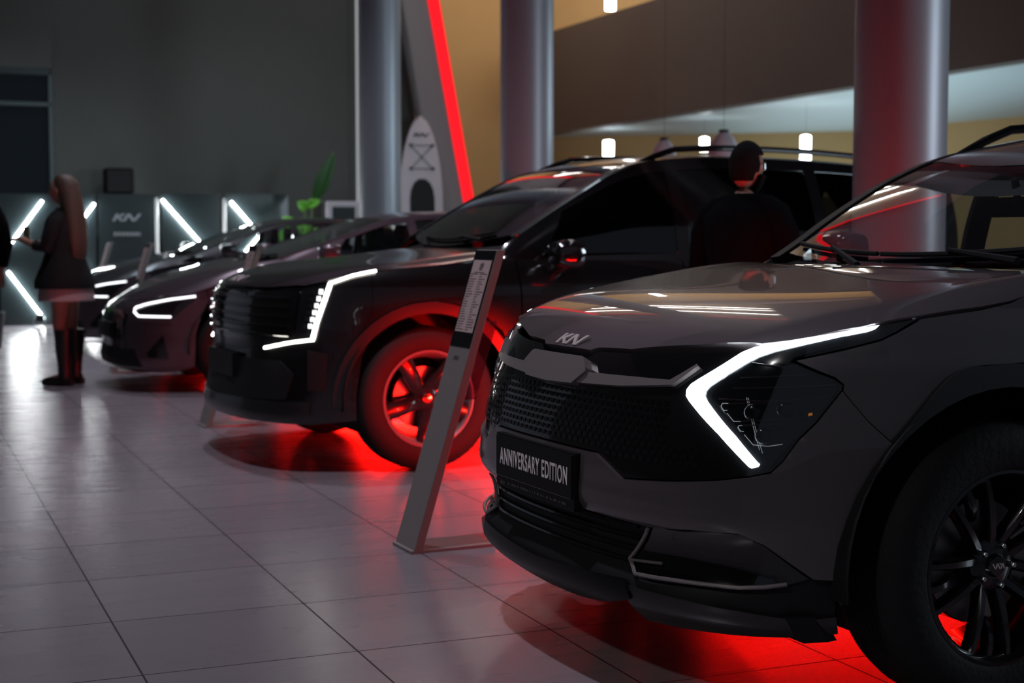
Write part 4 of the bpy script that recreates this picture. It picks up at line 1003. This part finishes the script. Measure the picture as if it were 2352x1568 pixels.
# ---------------------------------------------------------------- red light bars on the floor under the cars
def red_bar(x, y, L, lab, rz=math.radians(25), k=1.0):
    t = empty('floor_light_bar', (x, y, 0), rz, lab, 'light bar', 'red light bars under the cars')
    b = MB(); b.box(-L / 2, L / 2, -.03, .03, 0, .022); b.build('housing', 'matte_black', t, bevel=.004)
    b = MB(); b.box(-L / 2 + .02, L / 2 - .02, -.022, .022, .022, .11); b.build('diffuser', 'led_redlow', t, bevel=.004)
def carloc(at, x, y): return (at[0] - .9063 * x + .4226 * y, at[1] - .4226 * x - .9063 * y)
red_bar(*carloc((.829, 4.412), -.95, -1.15), 1.6, 'red light bar on the floor between the grey crossover and the black SUV', k=1)
red_bar(*carloc((-.801, 8.233), -.85, -1.25), 1.5, 'red light bar on the floor between the black SUV and the mauve saloon')
# ---------------------------------------------------------------- props by the back wall
sp = slab('speaker', 2.74, 3.12, 20.72, 21.0, 1.775, 2.12, 'speaker', 'thing', None, 'black loudspeaker standing on top of the dark centre panel', 'speaker', bevel=.03)
g = MB(); g.add([W(x, y, z) for x in (2.77, 3.09) for y in (20.70, 20.72) for z in (1.80, 2.09)], [(0, 1, 3, 2), (4, 6, 7, 5), (0, 4, 5, 1), (2, 3, 7, 6), (0, 2, 6, 4), (1, 5, 7, 3)]); gg = g.build('grille_cloth', 'matte_black', sp)
ac = empty('air_conditioner', W(6.1, 20.8, 0), RZ, 'white floor standing air conditioner with a dark slatted outlet, left of the farthest column', 'air conditioner')
b = MB(); b.box(-.28, .20, -.12, .15, 0, 1.70); b.build('casing', 'white_plastic', ac, bevel=.02)
b = MB(); b.box(-.20, .13, -.135, -.12, 1.36, 1.62); ou = b.build('outlet', 'speaker', ac)
for k in range(5):
    b = MB(); b.box(-.19, .12, -.15, -.132, 1.385 + k * .05, 1.40 + k * .05); b.build('slat', 'frame_metal', ou)
# paddle board
bd = empty('paddle_board', W(7.22, 20.55, 0), RZ, 'white paddle board with black deck pad leaning on the wall between column and red fin', 'paddle board')
def outline(s):     # half width over height fraction
    return .31 * (math.sin(math.pi * min(max(s, 0), 1) ** .75 * .98 + .03)) ** .62 if s < 1 else 0
prof = []
n = 40; Hb = 2.95
def hw(s):
    a = min(1, (1 - s) / .42); b_ = min(1, (s + .04) / .25)
    return .32 * (1 - (1 - a) ** 2.1) ** .62 * (1 - (1 - b_) ** 2) ** .5 + .004
prof = [(hw(k / n), k / n * Hb) for k in range(n + 1)]
ring = [(x, 0, z) for x, z in prof] + [(-x, 0, z) for x, z in reversed(prof)]
def leanb(p): return (p[0], p[1] + .10 * p[2] / Hb, p[2])
b = MB(); rr_ = []
for d, sc in ((-.05, .93), (-.042, .985), (0, 1.0), (.035, .985), (.045, .93)):
    rr_.append([leanb((x * sc, d, Hb / 2 + (z - Hb / 2) * (1 - (1 - sc) * .3))) for x, y, z in ring])
b.rings(rr_); b.build('board', 'board_white', bd, smooth=True)
k_ = MB(); pr = [(-.19, .10), (.19, .10), (.19, 1.75), (.17, 1.88), (.12, 1.98), (.05, 2.03), (-.05, 2.03), (-.12, 1.98), (-.17, 1.88), (-.19, 1.75)]
k_.prism([leanb((x, -.054, z)) for x, z in pr], (0, 0, 0), (0, -.006, 0)); k_.build('deck_pad', 'matte_black', bd)
e_ = MB(); e_.rings([[leanb((x * q, d, Hb / 2 + (z - Hb / 2) * 1.0)) for x, y, z in ring] for d, q in ((.0, 1.012), (.03, 1.012))], cap=False); e_.build('rail_edge', 'matte_black', bd)
cd_ = MB()
for a, c in (((-.17, 2.52), (.17, 2.18)), ((.17, 2.52), (-.17, 2.18)), ((-.17, 2.52), (.17, 2.52)), ((-.17, 2.18), (.17, 2.18))):
    cd_.tube([leanb((a[0], -.056, a[1])), leanb((c[0], -.056, c[1]))], .005, 5)
for a in ((-.17, 2.52), (.17, 2.52), (-.17, 2.18), (.17, 2.18)): cd_.tube([leanb((a[0], -.05, a[1])), leanb((a[0], -.075, a[1]))], .022, 8)
cd_.build('bungee', 'matte_black', bd)
emblem('board_emblem', lambda a, b, off: leanb((-.13 + a * .085, -.052 - off, 2.64 + b * .06)), 0, .003, 'matte_black', bd)
# plants
def leaf(name, base, tip, wid, m, parent, curl=.15, n=10, up=(0, 0, 1)):
    base = Vector(base); tip = Vector(tip); d = tip - base; side = d.cross(Vector(up)); 
    if side.length < 1e-4: side = Vector((1, 0, 0))
    side.normalize(); nn = side.cross(d).normalized(); rows = []
    for k in range(n + 1):
        t = k / n; w_ = wid * math.sin(math.pi * (t ** .8)) ** .8 + .002; c = base + d * t + nn * (curl * math.sin(math.pi * t) * d.length)
        rows.append([c + side * w_ * s_ + nn * abs(s_) * w_ * .35 for s_ in (-1, -.5, 0, .5, 1)])
    vs = [v for r in rows for v in r]; fs = [(i * 5 + j, i * 5 + j + 1, (i + 1) * 5 + j + 1, (i + 1) * 5 + j) for i in range(n) for j in range(4)]
    o = mesh(name, vs, fs, m, parent); md = o.modifiers.new('t', 'SOLIDIFY'); md.thickness = .003; return o
pt_ = W(5.22, 19.75, 0)
pp_ = empty('potted_plant', pt_, RZ, 'potted plant with one tall upright leaf, right of the light wall', 'plant')
b = MB(); b.lathe([(.02, 0), (.15, 0), (.19, .35), (.20, .38), (.17, .38), (.16, .34), (.01, .34)], 28, 'z'); b.build('pot', 'pot', pp_, smooth=True)
def stemleaf(x0, x1, y, zb, zt, xt, wid, m, curl=.08, twist=(0, -1, 0)):
    s = MB(); s.tube([(0, 0, .34), ((x0) * .5, y * .5, (zb + .34) / 2 + .05), (x0, y, zb)], [.012, .010, .007], 6); st = s.build('stem', 'stem', pp_, smooth=True)
    leaf('leaf', (x0, y, zb), (x1, y - .06, zt), wid, m, pp_, curl, up=twist)
stemleaf(.14, .42, 0, 1.66, 2.34, .4, .10, 'leaf_dark', .05)
stemleaf(.02, -.12, -.1, 1.56, 1.66, 0, .07, 'leaf')
stemleaf(.0, .20, -.1, 1.60, 1.68, 0, .06, 'leaf')
pp2 = empty('potted_plant', W(5.0, 19.4, 0), RZ, 'bushy bright green plant behind the mauve car roof', 'plant')
b = MB(); b.lathe([(.02, 0), (.15, 0), (.19, .35), (.20, .38), (.17, .38), (.16, .34), (.01, .34)], 28, 'z'); b.build('pot', 'pot', pp2, smooth=True)
pp_ = pp2
rl = random.Random(11)
for k in range(16):
    a = rl.uniform(0, 6.28); r0 = rl.uniform(.03, .16); zz = rl.uniform(1.12, 1.42); xx = rl.uniform(-.22, .42)
    stemleaf(xx, xx + rl.uniform(-.16, .16), rl.uniform(-.12, .12), zz - .06, zz + rl.uniform(.02, .10), 0, rl.uniform(.06, .10), 'leaf', .15, (0, -1, .3))
pp_ = empty('potted_plant', W(.95, 16.8, 0), RZ, 'green plant leaf reaching in at the left edge of the picture', 'plant')
b = MB(); b.lathe([(.02, 0), (.15, 0), (.19, .35), (.20, .38), (.17, .38), (.16, .34), (.01, .34)], 28, 'z'); b.build('pot', 'pot', pp_, smooth=True)
stemleaf(-.12, .16, 0, 1.47, 1.36, 0, .05, 'leaf', .22)
stemleaf(-.2, -.5, 0, 1.3, 1.5, 0, .06, 'leaf', .2)
stemleaf(-.1, -.3, 0, 1.0, 1.25, 0, .06, 'leaf', .2)
# small floodlight on the floor
fl_ = empty('floor_spotlight', W(1.80, 20.2, 0), RZ, 'small black floor spotlight at the foot of the light wall', 'spotlight')
b = MB(); b.tube([(0, -.07, .13), (0, .10, .10)], [.055, .045], 14); b.build('lamp_head', 'matte_black', fl_, smooth=True)
b = MB(); b.box(-.09, .09, -.06, .06, 0, .015); b.tube([(-.07, 0, .01), (-.07, 0, .12), (.07, 0, .12), (.07, 0, .01)], .007, 6); b.build('bracket', 'aluminium', fl_)
# lamp shades seen over the SUV roof
for (x, y, z, r, h, top, lab) in ((1.43, 14.0, 1.92, .115, .17, .03, 'pale dome lampshade behind the black SUV roof, the left one'), (1.93, 13.6, 1.90, .15, .235, .035, 'pale conical lampshade with black cap just left of the man')):
    t = empty('hanging_lampshade', (x, y, z), 0, lab, 'lampshade', 'hanging lampshades')
    b = MB(); b.lathe([(r, 0), (r * .98, h * .2), (r * .85, h * .5), (r * .55, h * .82), (top, h), (top - .004, h - .004), (r * .53, h * .79), (r * .82, h * .48), (r * .96, h * .2), (r - .004, 0)], 32, 'z'); b.build('shade', 'shade_white', t, smooth=True)
    b = MB(); b.lathe([(.001, h + .02), (top + .01, h + .02), (top + .012, h - .005), (.001, h - .006)], 16, 'z'); b.build('cap', 'matte_black', t, smooth=True)
    b = MB(); b.tube([(0, 0, h + .01), (0, 0, 8.0 - z)], .002, 5); b.build('cord', 'matte_black', t)
# ---------------------------------------------------------------- people
def skin_body(name, joints, edges, radii, m, parent=None, sub=2):
    me = bpy.data.meshes.new(name); me.from_pydata(joints, edges, []); o = bpy.data.objects.new(name, me); COL.objects.link(o)
    sk = o.modifiers.new('s', 'SKIN'); sk.use_smooth_shade = True
    for i, r in enumerate(radii):
        v = me.skin_vertices[0].data[i]; v.radius = r if isinstance(r, tuple) else (r, r); v.use_root = (i == 0)
    sb = o.modifiers.new('b', 'SUBSURF'); sb.levels = sub; sb.render_levels = sub
    bpy.context.view_layer.update(); dg = bpy.context.evaluated_depsgraph_get(); nm = bpy.data.meshes.new_from_object(o.evaluated_get(dg)); bpy.data.objects.remove(o)
    nm.materials.clear(); return link(name, nm, m, parent)
def head_data(c, hw_=.075, hl=.098, hh=.118):
    """head facing +x, centre c; returns verts, faces with brow, nose, mouth, chin, ears"""
    vs = []; fs = []; nu, nv = 36, 26
    for j in range(nv + 1):
        ph = -math.pi / 2 + math.pi * j / nv; z = math.sin(ph)
        for i in range(nu):
            a = 2 * math.pi * i / nu; cx, cy = math.cos(a), math.sin(a); r = math.cos(ph)
            x = cx * r; y = cy * r
            f = max(0, cx) ** 3 * r
            X = x * hl; Y = y * hw_; Z = z * hh
            if z < 0: X += .012 * f * -z; Y *= 1 + .22 * z; X -= .022 * (-z) * (1 - max(0, cx)) * r * (1 if cx < 0 else .2)
            n = math.exp(-((a if a < math.pi else a - 2 * math.pi) / .16) ** 2)
            X += .026 * n * math.exp(-((z + .18) / .16) ** 2) + .008 * n * math.exp(-((z - .05) / .2) ** 2)
            aa = abs(a if a < math.pi else a - 2 * math.pi)
            X -= .010 * math.exp(-((aa - .38) / .16) ** 2) * math.exp(-((z - .04) / .10) ** 2)
            X += .006 * math.exp(-(aa / .26) ** 2) * math.exp(-((z + .50) / .07) ** 2)
            ear = math.exp(-((aa - 1.62) / .10) ** 2) * math.exp(-((z + .05) / .20) ** 2); Y += .022 * ear * (1 if cy > 0 else -1)
            vs.append((c[0] + X, c[1] + Y, c[2] + Z))
    for j in range(nv):
        for i in range(nu): fs.append((j * nu + i, j * nu + (i + 1) % nu, (j + 1) * nu + (i + 1) % nu, (j + 1) * nu + i))
    return vs, fs
def hand(J, E, Rr, wrist_i, pos, direction, up, scale=1.0, curl=.5, thumb=1):
    """adds palm and five fingers to a skin graph"""
    d = Vector(direction).normalized(); u = Vector(up).normalized(); s = d.cross(u).normalized(); p = Vector(pos)
    palm = p + d * .045 * scale; J.append(tuple(palm)); Rr.append((.022 * scale, .028 * scale)); E.append((wrist_i, len(J) - 1)); pi_ = len(J) - 1
    for k, L in enumerate((.068, .078, .072, .056)):
        b = palm + s * (.026 - .0175 * k) * scale + d * .03 * scale
        J.append(tuple(b)); Rr.append(.0095 * scale); E.append((pi_, len(J) - 1)); q = b; dd = d.copy()
        for m_ in range(2):
            dd = (dd * math.cos(curl) - u * math.sin(curl)).normalized(); q = q + dd * L / 2 * scale; J.append(tuple(q)); Rr.append((.0085 - .001 * m_) * scale); E.append((len(J) - 2, len(J) - 1))
    b = p + s * thumb * .025 * scale + d * .02 * scale; J.append(tuple(b)); Rr.append(.011 * scale); E.append((wrist_i, len(J) - 1))
    q = b + (d * .6 + s * thumb * .7).normalized() * .035 * scale; J.append(tuple(q)); Rr.append(.010 * scale); E.append((len(J) - 2, len(J) - 1))
    q = q + (d * .9 - u * .3).normalized() * .028 * scale; J.append(tuple(q)); Rr.append(.009 * scale); E.append((len(J) - 2, len(J) - 1))
def oval(mb, rings, n=24):
    """rings: (cx, cy, z, rx, ry)"""
    mb.rings([[(cx + rx * math.cos(2 * math.pi * k / n), cy + ry * math.sin(2 * math.pi * k / n), z) for k in range(n)] for cx, cy, z, rx, ry in rings])
def person(at, rz, Ht, label, woman, pose):
    """a standing figure facing local +x, y to its left"""
    t = empty('person', (*at, 0), rz, label, 'person'); k = Ht / 1.72
    J = []; E = []; Rr = []
    def add(p, r, par=None):
        J.append(tuple(c * k for c in p)); Rr.append(tuple(q * k for q in r) if isinstance(r, tuple) else r * k)
        if par is not None: E.append((par, len(J) - 1))
        return len(J) - 1
    sw = .17 if woman else .20; hp = .085
    pel = add((0, 0, .92), (.125, .15)); ab = add((.0, 0, 1.06), (.095, .125), pel); ch = add((-.005, 0, 1.26), (.11, .155), ab); nk = add((-.01, 0, 1.40), (.055, .06), ch); nk2 = add((.005, 0, 1.50), .052, nk)
    for s in (1, -1):
        h = add((0, s * hp, .86), .085, pel); kn = add((.02, s * .09, .47), .058, h); kf = add((-.01, s * .09, .30), .05, kn); an = add((-.03, s * .09, .09), .035, kf); to = add((.12, s * .10, .035), (.038, .028), an)
    arms = pose
    for s, (el, wr, hd, up, cu) in zip((1, -1), arms):
        sh_ = add((-.01, s * sw, 1.38), .055, ch); e_ = add(el, .042, sh_); f_ = add(tuple((a * .35 + b * .65) for a, b in zip(e_, wr)) if False else tuple(a * .4 + b * .6 for a, b in zip(el, wr)), .034, e_); w_ = add(wr, .024, f_)
        hand(J, E, Rr, w_, tuple(c * k for c in wr), hd, up, k, cu, s)
    body = skin_body('body', J, E, Rr, 'skin', None, 2)
    hv, hf = head_data((.025 * k, 0, 1.60 * k), .075 * k, .097 * k, .118 * k)
    bm = bmesh.new(); bm.from_mesh(body.data); base = [bm.verts.new(v) for v in hv]
    for f in hf:
        q = [base[i] for i in f]
        try: bm.faces.new(q)
        except ValueError: pass
    bm.to_mesh(body.data); bm.free(); body.data.shade_smooth(); body.parent = t
    return t, k
def tube_part(name, pts, r, m, parent, n=14):
    b = MB(); b.tube(pts, r, n); return b.build(name, m, parent, smooth=True)
# woman at the left, looking away to the left, phone in a raised hand
w_, k = person((-3.55, 11.80), math.radians(168), 1.66, 'woman with long brown hair in a dark coat and knee boots, holding a phone', True,
    [((.06, .22, 1.12), (.27, .16, 1.19), (1, -.15, .35), (0, .2, 1), .5), ((.05, -.22, 1.12), (.26, -.12, 1.16), (1, .2, .35), (0, -.2, 1), .5)])
c = MB(); oval(c, [(.01 * k, 0, z * k, a * k, b * k) for z, a, b in ((.80, .235, .27), (.86, .235, .27), (1.0, .175, .215), (1.12, .135, .175), (1.25, .14, .20), (1.36, .115, .20), (1.42, .075, .11), (1.46, .058, .065))]); c.build('coat', 'coat', w_, smooth=True)
for s in (1, -1): tube_part('sleeve', [(-.01 * k, s * .07 * k, 1.395 * k), (-.01 * k, s * .135 * k, 1.375 * k), (.0, s * .175 * k, 1.33 * k), (.055 * k, s * .215 * k, 1.13 * k), (.16 * k, s * .19 * k, 1.155 * k)], [.045 * k, .070 * k, .072 * k, .060 * k, .048 * k], 'coat', w_)
c = MB(); oval(c, [(.0, 0, z * k, a * k, b * k) for z, a, b in ((.70, .22, .25), (.76, .215, .24), (.90, .17, .20), (1.0, .12, .16))]); c.build('skirt', 'skirt', w_, smooth=True)
for s in (1, -1):
    b = MB(); oval(b, [(-.02 * k, s * .09 * k, z * k, a * k, a * k) for z, a in ((.46, .078), (.40, .076), (.30, .072), (.16, .055), (.09, .052), (.06, .06))], 18)
    b.tube([(-.07 * k, s * .09 * k, .045 * k), (.02 * k, s * .095 * k, .045 * k), (.12 * k, s * .10 * k, .034 * k), (.17 * k, s * .10 * k, .028 * k)], [.040 * k, .045 * k, .042 * k, .025 * k], 12); b.box(-.09 * k, -.03 * k, (s * .09 - .03) * k, (s * .09 + .03) * k, 0, .05 * k); b.build('boot', 'boot', w_, smooth=True)
b = MB(); rg = []
for z, cx, rx, ry in ((1.735, .0, .02, .02), (1.725, .0, .06, .055), (1.69, -.01, .095, .080), (1.64, -.02, .105, .090), (1.56, -.05, .095, .095), (1.46, -.075, .085, .11), (1.32, -.10, .075, .12), (1.18, -.115, .065, .12), (1.08, -.12, .05, .11), (1.03, -.12, .03, .08)):
    rg.append((cx * k, 0, z * k, rx * k, ry * k))
oval(b, rg, 28); b.build('hair', 'hair_brown', w_, smooth=True)
ph = MB(); ph.box(.33 * k, .345 * k, -.02 * k, .06 * k, 1.17 * k, 1.31 * k); ph.build('phone', 'gloss_black', None, bevel=.004)
pho = bpy.data.objects['phone']; pho.location = w_.location; pho.rotation_euler = w_.rotation_euler; meta(pho, 'dark phone held up in the hands of the standing woman', 'phone')
# man behind the grey car, seen from behind, face turned to the right
def man(at, rz, Ht, label, hair, turn=True):
    m_, k = person(at, rz, Ht, label, False, [((.02, .27, 1.10), (.12, .22, .90), (.5, -.1, -1), (1, 0, .3), .35), ((.02, -.27, 1.10), (.12, -.22, .90), (.5, .1, -1), (1, 0, .3), .35)])
    c = MB(); oval(c, [(-.01 * k, 0, z * k, a * k, b * k) for z, a, b in ((.82, .145, .19), (.95, .14, .185), (1.1, .135, .185), (1.25, .145, .215), (1.35, .13, .225), (1.41, .10, .17), (1.45, .066, .078), (1.465, .060, .068))]); c.build('jacket', 'jacket', m_, smooth=True)
    for s in (1, -1): tube_part('sleeve', [(-.01 * k, s * .06 * k, 1.43 * k), (-.01 * k, s * .13 * k, 1.40 * k), (-.01 * k, s * .19 * k, 1.36 * k), (.0, s * .235 * k, 1.26 * k), (.02 * k, s * .272 * k, 1.10 * k), (.10 * k, s * .235 * k, .945 * k)], [.04 * k, .062 * k, .072 * k, .070 * k, .058 * k, .045 * k], 'jacket', m_)
    for s in (1, -1): tube_part('trouser_leg', [(0, s * .085 * k, .90 * k), (.02 * k, s * .09 * k, .48 * k), (-.02 * k, s * .09 * k, .07 * k)], [.105 * k, .078 * k, .062 * k], 'jacket', m_)
    for s in (1, -1): tube_part('shoe', [(-.08 * k, s * .09 * k, .045 * k), (.03 * k, s * .095 * k, .05 * k), (.14 * k, s * .10 * k, .035 * k), (.18 * k, s * .10 * k, .03 * k)], [.038 * k, .045 * k, .040 * k, .02 * k], 'boot', m_)
    hv, hf = head_data((.025 * k, 0, 1.60 * k), .081 * k, .103 * k, .126 * k)
    cz = 1.60 * k; keep = [i for i, v in enumerate(hv) if (v[2] > cz + .055 * k and v[0] < .10 * k) or (v[0] < .018 * k - max(0, cz - v[2]) * .45 and v[2] > cz - .072 * k)]
    ks = set(keep); ff = [f for f in hf if all(i in ks for i in f)]
    o = mesh('hair', hv, ff, 'hair_dark', m_); sl = o.modifiers.new('s', 'SOLIDIFY'); sl.thickness = .012; sl.offset = 0
    hv, hf = head_data((.028 * k, 0, 1.592 * k), .080 * k, .103 * k, .128 * k)
    ks = set(i for i, v in enumerate(hv) if v[2] < cz - .035 * k and v[0] > .01 * k); ff = [f for f in hf if all(i in ks for i in f)]
    o = mesh('beard', hv, ff, 'hair_dark', m_); sl = o.modifiers.new('s', 'SOLIDIFY'); sl.thickness = .018; sl.offset = .6
    g = MB()
    for s in (1, -1):
        g.tube([(.118 * k, s * .012 * k, cz + .012 * k), (.116 * k, s * .03 * k, cz + .026 * k), (.108 * k, s * .055 * k, cz + .02 * k), (.108 * k, s * .055 * k, cz - .012 * k), (.116 * k, s * .03 * k, cz - .02 * k), (.118 * k, s * .012 * k, cz + .0 * k), (.118 * k, s * .012 * k, cz + .012 * k)], .0022 * k, 5)
        g.tube([(.108 * k, s * .057 * k, cz + .018 * k), (.05 * k, s * .082 * k, cz + .018 * k), (.02 * k, s * .085 * k, cz + .01 * k)], .002 * k, 5)
    g.tube([(.119 * k, .012 * k, cz + .012 * k), (.119 * k, -.012 * k, cz + .012 * k)], .002 * k, 5); g.build('glasses', 'chrome', m_, smooth=True)
    return m_
man((1.10, 7.05), math.radians(50), 1.62, 'man with beard and glasses in a black jacket, seen from behind between two cars', 'hair_dark')
rsp = spot('red_wheel_fill', (1.37, 6.05, .16), (-.40, 7.5, .46), 650, (1, .004, .002), 27, .05)  # red lamp added without a fixture to redden the SUV's front wheel
man((-4.30, 11.75), math.radians(100), 1.74, 'person in dark clothes cut off by the left edge', 'hair_dark')
